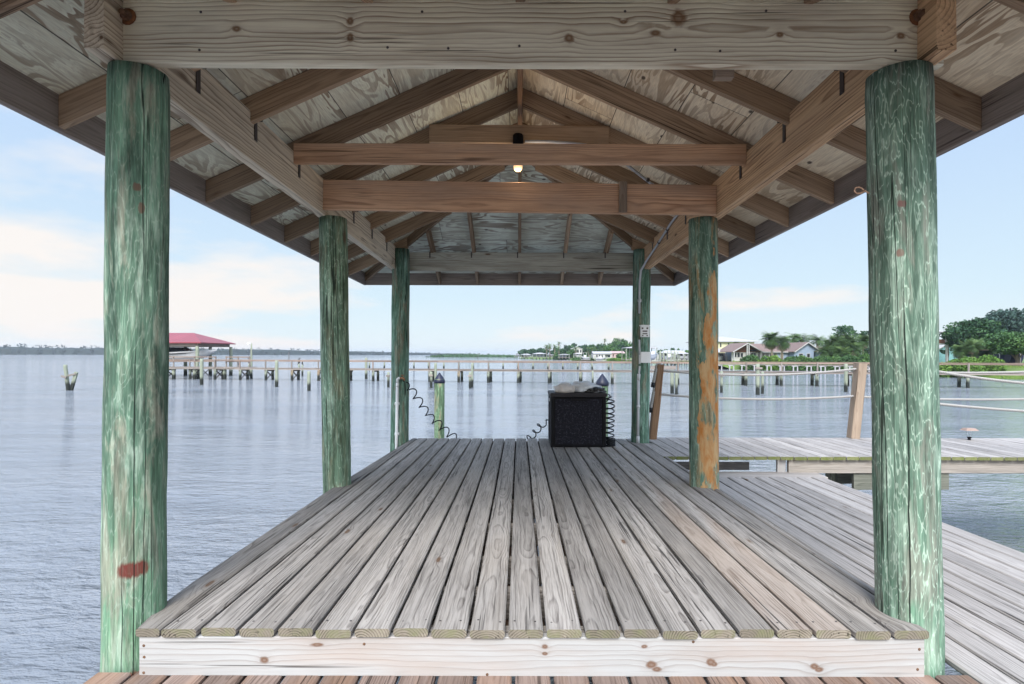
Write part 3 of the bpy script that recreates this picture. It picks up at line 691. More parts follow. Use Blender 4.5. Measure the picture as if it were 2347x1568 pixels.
# ================================================================== things on and around the deck
M['white_pipe'] = plain('white_pvc', (.68, .70, .72), .45, var=.08)
M['grey_pipe'] = plain('grey_pvc_conduit', (.46, .48, .51), .5, var=.12)
M['black_rubber'] = plain('black_rubber_hose', (.006, .008, .012), .5, spec=.25, var=.2)
M['black_plastic'] = plain('black_plastic', (.004, .004, .006), .6, spec=.15, var=.2)
M['brass'] = plain('dull_copper', (.28, .15, .08), .5, .6)
M['navy_cap'] = plain('navy_plastic_cap', (.007, .010, .030), .45, var=.3, vs=20)
M['copper_hook'] = plain('rusty_hook', (.42, .26, .18), .6, .4)
def px_s(px, py, d): return S((px - 1190) * d / F, d, (831 - py) * d / F)

# --- lamp under the roof
la = thing('ceiling_lamp', 'small jar lamp on a black box under the short upper roof tie, lit warm', 'lamp', tuple(S(-.015, 4.40, 1.80)))
mb = MB(); c = S(-.015, 4.385, 0)
lathe(mb, c + Vector((0, 0, 1.735)), [(.001, 0), (.038, 0), (.042, .008), (.042, .085), (.036, .095), (.001, .095)], 20); mb.build('junction_box', M['black_plastic'], la)
mb = MB(); lathe(mb, c + Vector((0, 0, 1.60)), [(.001, 0), (.036, .0), (.040, .01), (.040, .09), (.052, .1), (.052, .135), (.001, .135)], 20); mb.build('lamp_socket', M['black_plastic'], la)
t = NT('lit_lamp_glass'); lg = t.done((.9, .7, .5), .3, None, .4); t.p.inputs['Emission Color'].default_value = (1.0, .58, .26, 1); t.p.inputs['Emission Strength'].default_value = .35
mb = MB(); lathe(mb, c + Vector((0, 0, 1.535)), [(.001, 0), (.018, .002), (.032, .014), (.036, .035), (.036, .064), (.001, .064)], 20); mb.build('lamp_jar', lg, la)
pl_ = bpy.data.lights.new('lamp_light', 'POINT'); pl_.energy = 2.5; pl_.color = (1.0, .76, .50); pl_.shadow_soft_size = .06
plo = bpy.data.objects.new('lamp_light', pl_); COL.objects.link(plo); plo.parent = la; plo.location = Vector((c.x, c.y, c.z + 1.45)) - la.location

# --- conduit from the lamp across the roof and down the far right post
cd = thing('electric_conduit', 'grey electric conduit from the lamp along the right beam and down the far post', 'conduit', tuple(S(1.5, 6.8, 0)))
P = [S(.04, 4.385, 1.775), S(.25, 4.39, 1.775), S(.45, 4.40, 1.765), S(.70, 4.42, 1.735), S(.95, 4.60, 1.63), S(1.2, 4.78, 1.53), S(1.46, 4.95, 1.49), S(1.545, 5.1, 1.475), S(1.552, 5.6, 1.435), S(1.556, 6.2, 1.33), S(1.54, 6.62, 1.24), S(1.51, 6.80, 1.15), S(1.505, 6.85, 1.0), S(1.505, 6.856, .62)]
mb = MB(); tube(mb, P, .0125, 8)
mb.build('conduit', M['grey_pipe'], cd)
mb = MB(); tube(mb, [S(1.505, 6.856, .29), S(1.51, 6.856, .10)], .012, 8); tube(mb, [S(1.51, 6.856, -.04), S(1.50, 6.856, -.16)], .013, 8); tube(mb, [S(1.50, 6.856, -.14), S(1.495, 6.855, -.22)], .021, 8)
tube(mb, [S(1.495, 6.856, -.2), S(1.49, 6.855, -.94)], .018, 10); tube(mb, [S(1.49, 6.855, -.92), S(1.49, 6.855, -1.008)], .022, 10)
mb.build('conduit', M['grey_pipe'], cd)
def plate(name, px0, px1, py0, py1, d, th, mat, par):
    mb = MB(); a = px_s(px0, py1, d); b = px_s(px1, py0, d)
    bar(mb, Vector(((a.x + b.x) / 2, d, a.z)), Vector(((a.x + b.x) / 2, d, b.z)), b.x - a.x, th, up=(0, 1, 0), ch=.006); return mb, mb.build(name, mat, par)
_, ob1 = plate('outlet_box', 1467, 1487, 746, 772, 6.85, .045, M['white_pipe'], cd)
for k, (a0, a1, b0, b1) in enumerate(((1470, 1474, 750, 754), (1481, 1485, 750, 754), (1472, 1483, 757, 760), (1472, 1483, 763, 765.5), (1471, 1474, 767, 770), (1481, 1484, 767, 770))):
    plate('outlet_slot', a0, a1, b0, b1, 6.826, .004, M['metal_dark'], ob1)
plate('outlet_cover', 1465.5, 1488, 744.5, 747, 6.84, .06, M['white_pipe'], cd)
plate('switch_box', 1467, 1490, 806, 831, 6.85, .05, M['white_pipe'], cd)
plate('switch_box', 1464, 1467, 805, 833, 6.87, .03, M['white_pipe'], cd)
for (x, y, z) in ((1.505, 6.85, .78), (1.4925, 6.85, -.55), (1.556, 5.75, 1.41), (1.556, 6.1, 1.35), (1.10, 4.70, 1.575)):
    mb = MB(); tube(mb, [S(x - .02, y, z), S(x + .02, y, z)], .02, 8) if z < 1.2 else tube(mb, [S(x, y - .012, z), S(x, y + .012, z - .004)], .018, 8); mb.build('pipe_clip', M['grey_pipe'] if z < 1.2 else M['metal_dark'], cd)

# --- hook on the near right post
mb = MB(); hp = [px_s(1990, 441, 2.17), px_s(1980, 436, 2.17), px_s(1972, 441, 2.17), px_s(1962, 442, 2.17), px_s(1956, 436, 2.17), px_s(1959, 429, 2.17), px_s(1967, 427.5, 2.17), px_s(1973, 430, 2.165), px_s(1978, 434, 2.16)]
tube(mb, hp, .0032, 6); tag(mb.build('screw_hook', M['copper_hook']), 'small curled rusty hook screwed into the near right green post', 'hook')

# --- water pipe with tap on the far left post
wp_ = thing('water_standpipe', 'white water standpipe with a copper tap strapped to the far left post', 'water pipe', tuple(S(-1.5, 6.86, -1)))
mb = MB(); tube(mb, [S(-1.545, 6.845, -1.6), S(-1.53, 6.85, -.26)], .019, 10); tube(mb, [S(-1.531, 6.85, -.31), S(-1.53, 6.85, -.27)], .02, 10); tube(mb, [S(-1.53, 6.85, -.26), S(-1.53, 6.85, -.215), S(-1.515, 6.85, -.20), S(-1.49, 6.85, -.20)], .016, 10)
mb.build('pipe', M['white_pipe'], wp_)
mb = MB(); tube(mb, [S(-1.495, 6.85, -.20), S(-1.45, 6.84, -.20), S(-1.435, 6.83, -.23)], [.017, .016, .012], 10); tube(mb, [S(-1.462, 6.84, -.19), S(-1.462, 6.84, -.165)], .006, 6); tube(mb, [S(-1.485, 6.84, -.163), S(-1.44, 6.84, -.163)], .006, 6); mb.build('tap', M['brass'], wp_)
for z in (-.52, -.9):
    mb = MB(); tube(mb, [S(-1.56, 6.85, z), S(-1.505, 6.85, z)], .019, 8); mb.build('pipe_clip', M['white_pipe'], wp_)

# --- coiled hoses
def coil(path, r, turns, rad=.0055, n=14, r_end=None, phase=0.0):
    path = [Vector(p) for p in path]; fr = None; L_ = [0]
    for a, b in zip(path, path[1:]): L_.append(L_[-1] + (b - a).length)
    N = int(turns * n); pts = []
    fine = []
    for i in range(N + 1):
        s_ = L_[-1] * i / N; k = max(j for j in range(len(L_)) if L_[j] <= s_ + 1e-9); k = min(k, len(path) - 2)
        fine.append(path[k].lerp(path[k + 1], (s_ - L_[k]) / (L_[k + 1] - L_[k])))
    fr = frame_of(fine)
    for i, p in enumerate(fine):
        t_ = i / N; a = 2 * math.pi * turns * t_ + phase; rr = r if r_end is None else r + (r_end - r) * t_
        env = min(1, t_ * 14, (1 - t_) * 14); rr *= (.15 + .85 * env) * (1 + .3 * mnoise.noise(Vector((i * .045, r * 90, 0)))); a += .5 * mnoise.noise(Vector((i * .02, 7, r * 50)))
        pts.append(p + (fr[i][1] * math.cos(a) + fr[i][2] * math.sin(a)) * rr)
    return pts
hz = thing('coiled_hose', 'thin black coiled hose stretched from the tap past the deck edge to the box', 'hose', tuple(S(-.8, 7.2, -.8)))
mb = MB()
Q = [px_s(924, 871, 6.88), px_s(950, 905, 7.0), px_s(985, 955, 7.15), px_s(1030, 996, 7.30), px_s(1060, 1018, 7.36), px_s(1120, 1040, 7.4), px_s(1185, 1030, 7.4), px_s(1218, 1000, 7.38), px_s(1240, 975, 7.2), px_s(1262, 960, 7.12)]
tube(mb, coil(Q, .050, 19, .0055, 16), .0078, 6)
mb.build('hose', M['black_rubber'], hz)
hz = thing('hanging_hose_coil', 'black springy coiled hose hanging down the right side of the black storage box', 'hose', tuple(S(1.1, 6.6, -.8)))
mb = MB()
Q = [S(1.085, 6.58, -.40), S(1.085, 6.58, -.49), S(1.09, 6.6, -.60), S(1.088, 6.6, -.80), S(1.088, 6.6, -.93)]
tube(mb, [S(1.02, 6.55, -.395), S(1.05, 6.55, -.375), S(1.085, 6.56, -.385), S(1.075, 6.57, -.43), S(1.05, 6.58, -.47)] , .006, 6)
tube(mb, coil(Q, .058, 9, .0055, 18, phase=3.4), .0078, 6)
r3 = random.Random(3); heap = []
for i in range(200):
    a = i * .42; heap.append(S(1.10 + math.cos(a) * (.055 + .012 * math.sin(i * .21)), 6.59 + math.sin(a) * .055, -1.002 + .085 * i / 200 + .006 * math.sin(i * 1.1)))
tube(mb, heap, .0062, 6)
mb.build('hose', M['black_rubber'], hz)

# --- storage box
def weave_mat():
    t = NT('black_woven_resin'); o_ = t.attr('wp').outputs['Vector']; x, y, z = t.sep(o_)
    u = t.math('MULTIPLY', x, 55.0); v = t.math('MULTIPLY', z, 62.0)
    row = t.math('MODULO', t.math('FLOOR', v), 2.0)
    fu = t.math('ABSOLUTE', t.math('SUBTRACT', t.math('FRACT', t.math('ADD', u, t.math('MULTIPLY', row, .5))), .5))
    fv = t.math('ABSOLUTE', t.math('SUBTRACT', t.math('FRACT', v), .5))
    h = t.math('SUBTRACT', 1.0, t.math('MULTIPLY', t.math('ADD', t.math('POWER', fu, 2.0), t.math('POWER', fv, 2.0)), 3.2))
    gap = t.math('MULTIPLY', t.math('GREATER_THAN', fu, .34), t.math('GREATER_THAN', fv, .25))
    nz_ = t.noise(t.scale(o_, (40, 40, 40)), 1, 2)
    spk = t.math('MULTIPLY', gap, t.ramp(nz_, [(.48, 0.0), (.66, .8)]))
    col = t.mix(h, (.006, .006, .009), (.02, .02, .028)); col = t.mix(spk, col, (.17, .18, .23))  # pale specks are highlights painted into the gaps of the weave
    return t.done(col, .75, t.bump(h, .8, .004), .08)
M['weave'] = weave_mat()
sb = thing('storage_box', 'black woven plastic storage box standing near the far end of the deck', 'storage box', tuple(S(.71, 6.8, H1)))
bx0, bx1, by0, by1 = .378, 1.035, 6.50, 7.12; zt_, zb_ = -.362, H1 + .004
mb = MB()
def wpanel(mb, pts, uv):
    mb.add([S(*p) for p in pts], [(0, 1, 2, 3)], [(a, 0, b) for a, b in uv], .5, 0, False)
wpanel(mb, [(bx0 + .05, by0 + .008, zb_ + .03), (bx1 - .05, by0 + .008, zb_ + .03), (bx1 - .05, by0 + .008, zt_ - .055), (bx0 + .05, by0 + .008, zt_ - .055)], [(0, 0), (.56, 0), (.56, .56), (0, .56)])
wpanel(mb, [(bx0 + .008, by1 - .05, zb_ + .03), (bx0 + .008, by0 + .05, zb_ + .03), (bx0 + .008, by0 + .05, zt_ - .055), (bx0 + .008, by1 - .05, zt_ - .055)], [(0, 0), (.52, 0), (.52, .56), (0, .56)])
wpanel(mb, [(bx1 - .008, by0 + .05, zb_ + .03), (bx1 - .008, by1 - .05, zb_ + .03), (bx1 - .008, by1 - .05, zt_ - .055), (bx1 - .008, by0 + .05, zt_ - .055)], [(0, 0), (.52, 0), (.52, .56), (0, .56)])
wpanel(mb, [(bx1 - .05, by1 - .008, zb_ + .03), (bx0 + .05, by1 - .008, zb_ + .03), (bx0 + .05, by1 - .008, zt_ - .055), (bx1 - .05, by1 - .008, zt_ - .055)], [(0, 0), (.56, 0), (.56, .56), (0, .56)])
mb.build('woven_panel', M['weave'], sb)
mb = MB()
for x in (bx0 + .025, bx1 - .025):
    for y in (by0 + .025, by1 - .025): bar(mb, S(x, y, zb_), S(x, y, zt_ - .03), .05, .05, up=(0, 1, 0), ch=.012)
for y in (by0 + .022, by1 - .022):
    bar(mb, S(bx0 + .04, y, zb_ + .017), S(bx1 - .04, y, zb_ + .017), .04, .034, ch=.008); bar(mb, S(bx0 + .04, y, zt_ - .06), S(bx1 - .04, y, zt_ - .06), .04, .02, ch=.006)
for x in (bx0 + .022, bx1 - .022):
    bar(mb, S(x, by0 + .04, zb_ + .017), S(x, by1 - .04, zb_ + .017), .04, .034, ch=.008); bar(mb, S(x, by0 + .04, zt_ - .06), S(x, by1 - .04, zt_ - .06), .04, .02, ch=.006)
mb.build('frame', M['black_plastic'], sb)
mb = MB(); bar(mb, S((bx0 + bx1) / 2, by0 - .012, zt_ - .0225), S((bx0 + bx1) / 2, by1 + .012, zt_ - .0225), bx1 - bx0 + .02, .045, ch=.014); M['lid'] = plain('dark_grey_lid', (.022, .020, .024), .6, spec=.2, var=.3, vs=6); mb.build('lid', M['lid'], sb)
mb = MB(); bar(mb, S(.62, by0 - .004, zt_ - .075), S(.80, by0 - .004, zt_ - .075), .012, .03, ch=.005); mb.build('handle', M['black_plastic'], sb)
mb = MB(); bar(mb, S(bx0 - .002, by0 + .26, zt_ - .10), S(bx0 - .002, by0 + .36, zt_ - .10), .006, .035, ch=.001); mb.build('handle', M['grey_pipe'], sb)

# --- bags on the lid
def bag_mat(name, col, tr, rough=.35):
    t = NT(name); o_ = t.n('ShaderNodeTexCoord').outputs['Object']
    a = t.noise(o_, 22, 5, .65, dist=1.2); b = t.noise(o_, 9, 3, .6, dist=.6)
    h = t.math('ABSOLUTE', t.math('SUBTRACT', a, .5))
    c = t.mix(1.0, col, t.ramp(b, [(.3, .75), (.7, 1.1)]), 'MULTIPLY')
    return t.done(c, rough, t.bump(h, .9, .02), .5, Transmission_Weight=tr)
def lump_bag(name, ctr, rx, ry, rz, seed, mat, par=None, knot=None, amp=.25):
    mb = MB(); V = []; n, m = 40, 22
    for i in range(m + 1):
        th_ = math.pi * i / m
        for k in range(n):
            a = 2 * math.pi * k / n; d = Vector((math.sin(th_) * math.cos(a), math.sin(th_) * math.sin(a), math.cos(th_)))
            q = 1 + amp * mnoise.noise(d * 1.9 + Vector((seed, 0, 0))) + amp * .5 * abs(mnoise.noise(d * 5.5 + Vector((0, seed, 0)))) + .05 * mnoise.noise(d * 13 + Vector((0, 0, seed)))
            p = Vector((d.x * rx * q, d.y * ry * q, d.z * rz * q))
            if knot:
                kd = Vector(knot); w_ = math.exp(-((d - kd.normalized()).length / .33) ** 2)
                p = p + Vector((kd.x * rx, kd.y * ry, kd.z * rz)) * w_ * .35 * (1 + .35 * math.sin(k * 2.6))
            p.z = max(p.z, -rz * .45)
            V.append(Vector(ctr) + p)
    F_ = [(i * n + k, (i + 1) * n + k, (i + 1) * n + (k + 1) % n, i * n + (k + 1) % n) for i in range(m) for k in range(n)]
    mb.add(V, F_, None, .5, 0, True); return mb.build(name, mat, par)
zlid = zt_
cA = S(.545, 6.66, zlid + .035)
o = lump_bag('plastic_bag', cA, .125, .13, .075, 3.3, bag_mat('beige_plastic_film', (.62, .57, .54), .12), None, (-.25, -1.0, .1)); tag(o, 'knotted beige plastic bag on the left of the black box lid', 'bag')
cB = S(.80, 6.78, zlid + .045)
o = lump_bag('plastic_bag', cB, .185, .17, .085, 8.1, bag_mat('white_plastic_film', (.80, .83, .88), .25), None, None, .3); tag(o, 'large whitish crumpled plastic bag in the middle of the black box lid', 'bag')
cC = S(.93, 6.62, zlid + .02)
o = lump_bag('plastic_bag', cC, .115, .07, .045, 5.7, plain('black_plastic_film', (.008, .008, .010), .18, spec=.6, bump=1.0, vs=12), None, None, .35); tag(o, 'shiny black plastic bag tucked under the white bag on the box', 'bag')
M['ceram'] = M['white_pipe']

# --- capped mooring piles just beyond the deck
M['pile_far'] = treated('pale_green_mooring_pile', (.34, .47, .33), (.13, .22, .13), (.07, .12, .07), (.26, .22, .15), weed=.5)
def capped_pile(px, py_top, d, r, capr, lab, seed, cone=.16):
    x = BX(px, d); zt = BZ(py_top, d, px)
    t_ = thing('mooring_pile', lab, 'pile', (x, d, 0), 'capped mooring piles beyond the deck')
    mb = MB(); pile(mb, (x, d, -.8), (x, d, zt - cone * .8), r, r, 28, 24, .005, seed=seed); mb.build('pile_shaft', M['pile_far'], t_)
    mb = MB(); lathe(mb, (x, d, zt - cone), [(.001, -.05), (capr * .97, -.05), (capr, -.045), (capr * .99, 0), (capr * .80, cone * .28), (capr * .42, cone * .66), (capr * .1, cone * .97), (.001, cone)], 28); mb.build('cap', M['navy_cap'], t_)
capped_pile(1007, 854, 11.0, .103, .112, 'pile with a pointed navy cap beside the stretched coiled hose', 2)
capped_pile(1380, 857, 10.2, .108, .124, 'pile with a pointed navy cap just behind the black box', 6, .17)

# --- rope railings
def rope_mat():
    t = NT('white_twisted_rope'); o_ = t.n('ShaderNodeTexCoord').outputs['Object']
    nz_ = t.noise(o_, 60, 3, .6); return t.done(t.mix(nz_, (.22, .21, .20), (.36, .355, .35)), .9, t.bump(t.noise(o_, 260, 2, .5), .5, .003), .2)
M['rope'] = rope_mat()
def rope_between(a, b, sag, rad=.0155, pitch_=.085):
    n = 60; base = []
    for i in range(n + 1):
        t_ = i / n; p = a.lerp(b, t_); p.z -= sag * 4 * t_ * (1 - t_); base.append(p)
    Ln = sum((q - p).length for p, q in zip(base, base[1:])); N = int(Ln / pitch_ * 10)
    fine = []
    for i in range(N + 1):
        u = i / N * n; k = min(int(u), n - 1); fine.append(base[k].lerp(base[k + 1], u - k))
    fr = frame_of(fine); mb = MB()
    for s_ in range(3):
        pts = []
        for i, p in enumerate(fine):
            an = 2 * math.pi * (i / 10.0) + s_ * 2 * math.pi / 3
            pts.append(p + (fr[i][1] * math.cos(an) + fr[i][2] * math.sin(an)) * rad * .52)
        tube(mb, pts, rad * .56, 6)
    return mb
def rail_post(base, top, w, mat, lab):
    mb = MB(); bar(mb, base, top, w, w, up=(0, 1, 0), ch=.006, nseg=6, wob=.006)
    o = mb.build('rail_post', mat); tag(o, lab, 'post', 'rope railing posts on the side walkway'); return o
pA0, pA1 = S(1.765, 7.23, H1), S(1.865, 7.23, -.02)
pB0, pB1 = S(4.50, 7.36, H1), S(4.60, 7.36, 0.00)
pC0, pC1 = S(4.30, 5.965, H1 - .02), S(4.26, 5.965, 0.0)
pD0, pD1 = S(7.4, 7.36, H1), S(7.4, 7.36, 0.0)
pE0, pE1 = S(7.6, 5.965, H1), S(7.6, 5.965, 0.0)
rail_post(pA0, pA1, .092, M['rail_post'], 'leaning brown rail post beside the far right green post')
rail_post(pB0, pB1, .118, M['rail_post_pale'], 'pale leaning rail post on the far edge of the side walkway')
for i, (a, b) in enumerate(((pC0, pC1), (pD0, pD1), (pE0, pE1))):
    if i == 0: rail_post(a, b, .092, M['rail_post_pale'], 'rail post hidden behind the near right green post')
def at(a, b, z): return a.lerp(b, (z - a.z) / (b.z - a.z))
z_ = lambda rel, y: CAMZ + rel - SL * y
rp = [
 (at(pA0, pA1, z_(-.10, 7.2)), at(pB0, pB1, z_(-.07, 7.36)), .075, 'upper rope drooping between the brown and the pale rail post'),
 (at(pA0, pA1, z_(-.415, 7.2)), at(pB0, pB1, z_(-.44, 7.36)), .055, 'lower rope between the brown and the pale rail post'),
 (at(pB0, pB1, z_(-.08, 7.36)), at(pD0, pD1, z_(-.08, 7.36)), .045, 'upper far rope right of the thick near post'),
 (at(pB0, pB1, z_(-.45, 7.36)), at(pD0, pD1, z_(-.46, 7.36)), .03, 'lower far rope right of the thick near post'),
 (at(pC0, pC1, z_(-.03, 5.97)), at(pE0, pE1, z_(-.22, 5.97)), .12, 'upper near rope slanting down to the right edge'),
 (at(pC0, pC1, z_(-.41, 5.97)), at(pE0, pE1, z_(-.55, 5.97)), .06, 'lower near rope slanting down to the right edge'),
]
for a, b, sg, lab in rp:
    tag(rope_between(a, b, sg).build('rope', M['rope']), lab, 'rope', 'ropes of the walkway railing')
for (z0, z1) in ((-.08, -.27), (-.38, -.60)):
    a = at(pA0, pA1, z_(z0, 7.2)) + Vector((-.055, -.03, 0)); b = at(pA0, pA1, z_(z1, 7.2)) + Vector((-.075, -.03, 0))
    sp = thing('rope_end', 'spliced rope tail with black tape on the left of the brown post, ' + ('upper one' if z0 > -.2 else 'lower one'), 'rope', tuple(a))
    rope_between(a, b, 0, .021).build('rope_tail', M['rope'], sp)
    mb = MB(); tube(mb, [b + Vector((0, 0, .01)), b + Vector((-.006, 0, -.055))], .026, 10); mb.build('tape', M['black_rubber'], sp)
    mb = MB(); ring = [a + Vector((math.cos(q) * .035 + .03, 0, math.sin(q) * .045 + .02)) for q in np.linspace(0, 6.28, 16)]; tube(mb, ring, .014, 6); mb.build('eye_splice', M['rope'], sp)

# --- little solar lantern on the walkway
M['solar_roof'] = plain('brown_lantern_roof', (.26, .19, .16), .7, var=.2, vs=30)
t = NT('clear_plastic'); t.n('ShaderNodeTexCoord'); M['clear'] = t.done((.95, .97, 1.0), .05, None, .5, Transmission_Weight=1.0, IOR=1.02)
sl_ = thing('solar_lantern', 'tiny clear lantern with flat brown roof and black cup base on the walkway', 'lantern', tuple(S(6.0, 7.2, H1)))
lx, ly = (2221 - 1190) * 7.22 / F, 7.22
mb = MB(); zt1 = (831 - 984) * ly / F; V = [S(lx - .085, ly - .06, zt1), S(lx + .085, ly - .06, zt1), S(lx + .085, ly + .06, zt1), S(lx - .085, ly + .06, zt1), S(lx - .055, ly - .035, zt1 + .03), S(lx + .05, ly - .035, zt1 + .03), S(lx + .05, ly + .035, zt1 + .03), S(lx - .055, ly + .035, zt1 + .03)]
mb.add(V, [(3, 2, 1, 0), (4, 5, 6, 7), (0, 1, 5, 4), (1, 2, 6, 5), (2, 3, 7, 6), (3, 0, 4, 7)], None, .5); mb.build('lantern_roof', M['solar_roof'], sl_)
mb = MB(); lathe(mb, S(lx, ly, H1 + .002), [(.001, 0), (.020, 0), (.020, .006), (.014, .012), (.026, .034), (.026, .04), (.001, .04)], 14); mb.build('lantern_base', M['black_plastic'], sl_)
mb = MB()
for dx in (-.02, .02): tube(mb, [S(lx + dx, ly, H1 + .04), S(lx + dx * 1.2, ly, zt1)], .0012, 5)
mb.build('lantern_wire', M['grey_pipe'], sl_)
# ================================================================== foliage
def leaf_mat(name, c1, c2, c3, rough=.65):
    t = NT(name); rn = t.attr('rnd').outputs['Fac']
    col = t.ramp(rn, [(0, c1), (.5, c2), (1, c3)])
    m = t.done(col, rough, None, .2)
    return m
M['leaf_dark'] = leaf_mat('dark_oak_leaves', (.012, .036, .018), (.026, .070, .030), (.055, .12, .036))
M['leaf_mid'] = leaf_mat('mid_green_leaves', (.022, .055, .020), (.045, .105, .032), (.095, .17, .045))
M['leaf_bright'] = leaf_mat('bright_shrub_leaves', (.035, .085, .018), (.085, .17, .032), (.16, .26, .05))
M['leaf_blue'] = leaf_mat('blue_green_leaves', (.020, .045, .038), (.036, .072, .060), (.065, .11, .09))
M['leaf_far'] = leaf_mat('far_wood_leaves', (.012, .022, .018), (.022, .034, .028), (.040, .056, .046))
M['palm'] = leaf_mat('palm_fronds', (.030, .060, .020), (.060, .115, .035), (.12, .18, .06))
M['palm_dead'] = leaf_mat('dead_palm_fronds', (.14, .11, .08), (.22, .18, .13), (.30, .25, .19))
M['bark'] = plain('grey_bark', (.13, .11, .09), .9, var=.4, vs=6, bump=.6)
M['palm_bark'] = plain('palm_trunk', (.20, .165, .13), .9, var=.35, vs=8, bump=.6)
def crown(mb, clumps, per, size, seed, squash=.7, lo=.0):
    """clumps: (x, y, z, radius). leaves as small tilted quads scattered through each clump's volume"""
    g = np.random.default_rng(seed); V = []; Fc = []; rn_ = []; b = len(mb.v)
    zmin = min(c[2] - c[3] for c in clumps); zmax = max(c[2] + c[3] for c in clumps)
    for (cx, cy, cz, cr) in clumps:
        n = int(per * (cr ** 2)) + 8
        d = g.normal(size=(n, 3)); d /= np.linalg.norm(d, axis=1)[:, None]
        rr = cr * (.55 + .5 * g.random(n) ** .6); p = d * rr[:, None]; p[:, 2] *= squash
        p += (cx, cy, cz)
        a = g.normal(size=(n, 3)) + d * .3 + np.array((0, 0, .6)); a /= np.linalg.norm(a, axis=1)[:, None]
        u = np.cross(a, g.normal(size=(n, 3))); u /= np.linalg.norm(u, axis=1)[:, None]; w = np.cross(a, u)
        s = size * (.6 + .8 * g.random(n)); base = g.random() * .5 + lo
        t_ = np.clip(base + g.random(n) * .45, 0, 1)
        for i in range(n):
            uu = u[i] * s[i]; ww = w[i] * s[i] * .6
            V += [tuple(p[i] - uu), tuple(p[i] - ww), tuple(p[i] + uu), tuple(p[i] + ww)]; rn_ += [float(t_[i])] * 4
    Fc = [(4 * i, 4 * i + 1, 4 * i + 2, 4 * i + 3) for i in range(len(V) // 4)]
    mb.add(V, Fc, V, rn_, 0, False)
def limbs(mb, base, top, r, seed, targets):
    r_ = random.Random(seed); base = Vector(base); top = Vector(top)
    pts = [base.lerp(top, k / 6) + Vector((r_.uniform(-.3, .3), r_.uniform(-.3, .3), 0)) * (k / 6) * (top - base).length * .12 for k in range(7)]
    tube(mb, pts, [r * (1 - .45 * k / 6) for k in range(7)], 8)
    for tg in targets:
        tg = Vector(tg); s = pts[r_.choice((2, 3, 4))]; mid = s.lerp(tg, .5) + Vector((0, 0, (tg - s).length * .08))
        tube(mb, [s, mid, tg], [r * .4, r * .25, r * .08], 6)
def tree(name, lab, cat, x, y, zg, h, rad, seed, mat='leaf_dark', per=90, size=.16, group=None, nclump=16, flat=.6, trunk=True, lean=0, bottom=.35):
    r_ = random.Random(seed); t_ = thing(name, lab, cat, (x, y, zg), group)
    cl = []
    zc = zg + h * (.5 + bottom / 2); rz = h * (.5 - bottom / 2)
    for i in range(nclump):
        a = r_.uniform(0, 2 * math.pi); q = math.sqrt(r_.random()); zf = r_.uniform(-1, 1)
        k = math.sqrt(max(0, 1 - zf * zf * .85)); cr = rad * r_.uniform(.24, .42)
        cl.append((x + lean * (zf + 1) + math.cos(a) * q * (rad - cr * .7) * k, y + math.sin(a) * q * (rad - cr * .7) * k, zc + zf * (rz - cr * flat * .8), cr))
    mb = MB(); crown(mb, cl, per, size, seed, flat); mb.build('crown', M[mat], t_)
    if trunk:
        mb = MB(); limbs(mb, (x, y, zg - .3), (x + lean, y, zc), max(.08, rad * .07), seed, [c[:3] for c in cl[:7]]); mb.build('trunk', M['bark'], t_)
    return t_
def shrub(name, lab, x0, x1, y, depth, zg, h, seed, mat='leaf_bright', per=150, size=.09, group=None):
    r_ = random.Random(seed); cl = []; n = max(4, int((x1 - x0) / h * 3.2))
    for i in range(n):
        cx = x0 + (x1 - x0) * (i + r_.random()) / n; edge = min(1, .65 + min(cx - x0, x1 - cx) / (h * 1.6)); cr = h * r_.uniform(.32, .46) * edge
        cl.append((cx, y + r_.uniform(-.5, .5) * depth, zg + h * edge - cr * .8 - r_.uniform(-.04, .12) * h, cr)); cl.append((cx + r_.uniform(-.3, .3), y - depth * .15, zg + h * .45, cr)); cl.append((cx + r_.uniform(-.3, .3), y - depth * .3, zg + cr * .25, cr * .9)); cl.append((cx + r_.uniform(-.4, .4), y - depth * .4, zg + cr * .6, cr * .95))
    mb = MB(); crown(mb, cl, per, size, seed, .85); o = mb.build(name, M[mat]); return tag(o, lab, 'shrub', group)
def frond(mb, base, az_, el0, length, droop, width, rnd, seg=7, nl=2):
    """one feather frond: arched rib with leaflets to both sides"""
    p = Vector(base); el_ = el0; hd = Vector((math.cos(az_), math.sin(az_), 0)); sd_ = Vector((-math.sin(az_), math.cos(az_), 0)); st = length / seg
    V = []; Fc = []
    for i in range(seg):
        d = hd * math.cos(el_) + Vector((0, 0, math.sin(el_))); q = p + d * st
        wd = width * math.sin(math.pi * min(1, (i + .9) / (seg + .6))) + .04 * width
        for s_ in (-1, 1):
            for j in range(nl):
                a = p.lerp(q, j / nl); b = p.lerp(q, (j + .55) / nl); tip = a.lerp(q, .5) + sd_ * s_ * wd + d * wd * .55 - Vector((0, 0, wd * .35))
                k = len(V); V += [a, b, tip]; Fc.append((k, k + 1, k + 2))
        el_ -= droop / seg; p = q
    mb.add(V, Fc, V, rnd, 0, False)
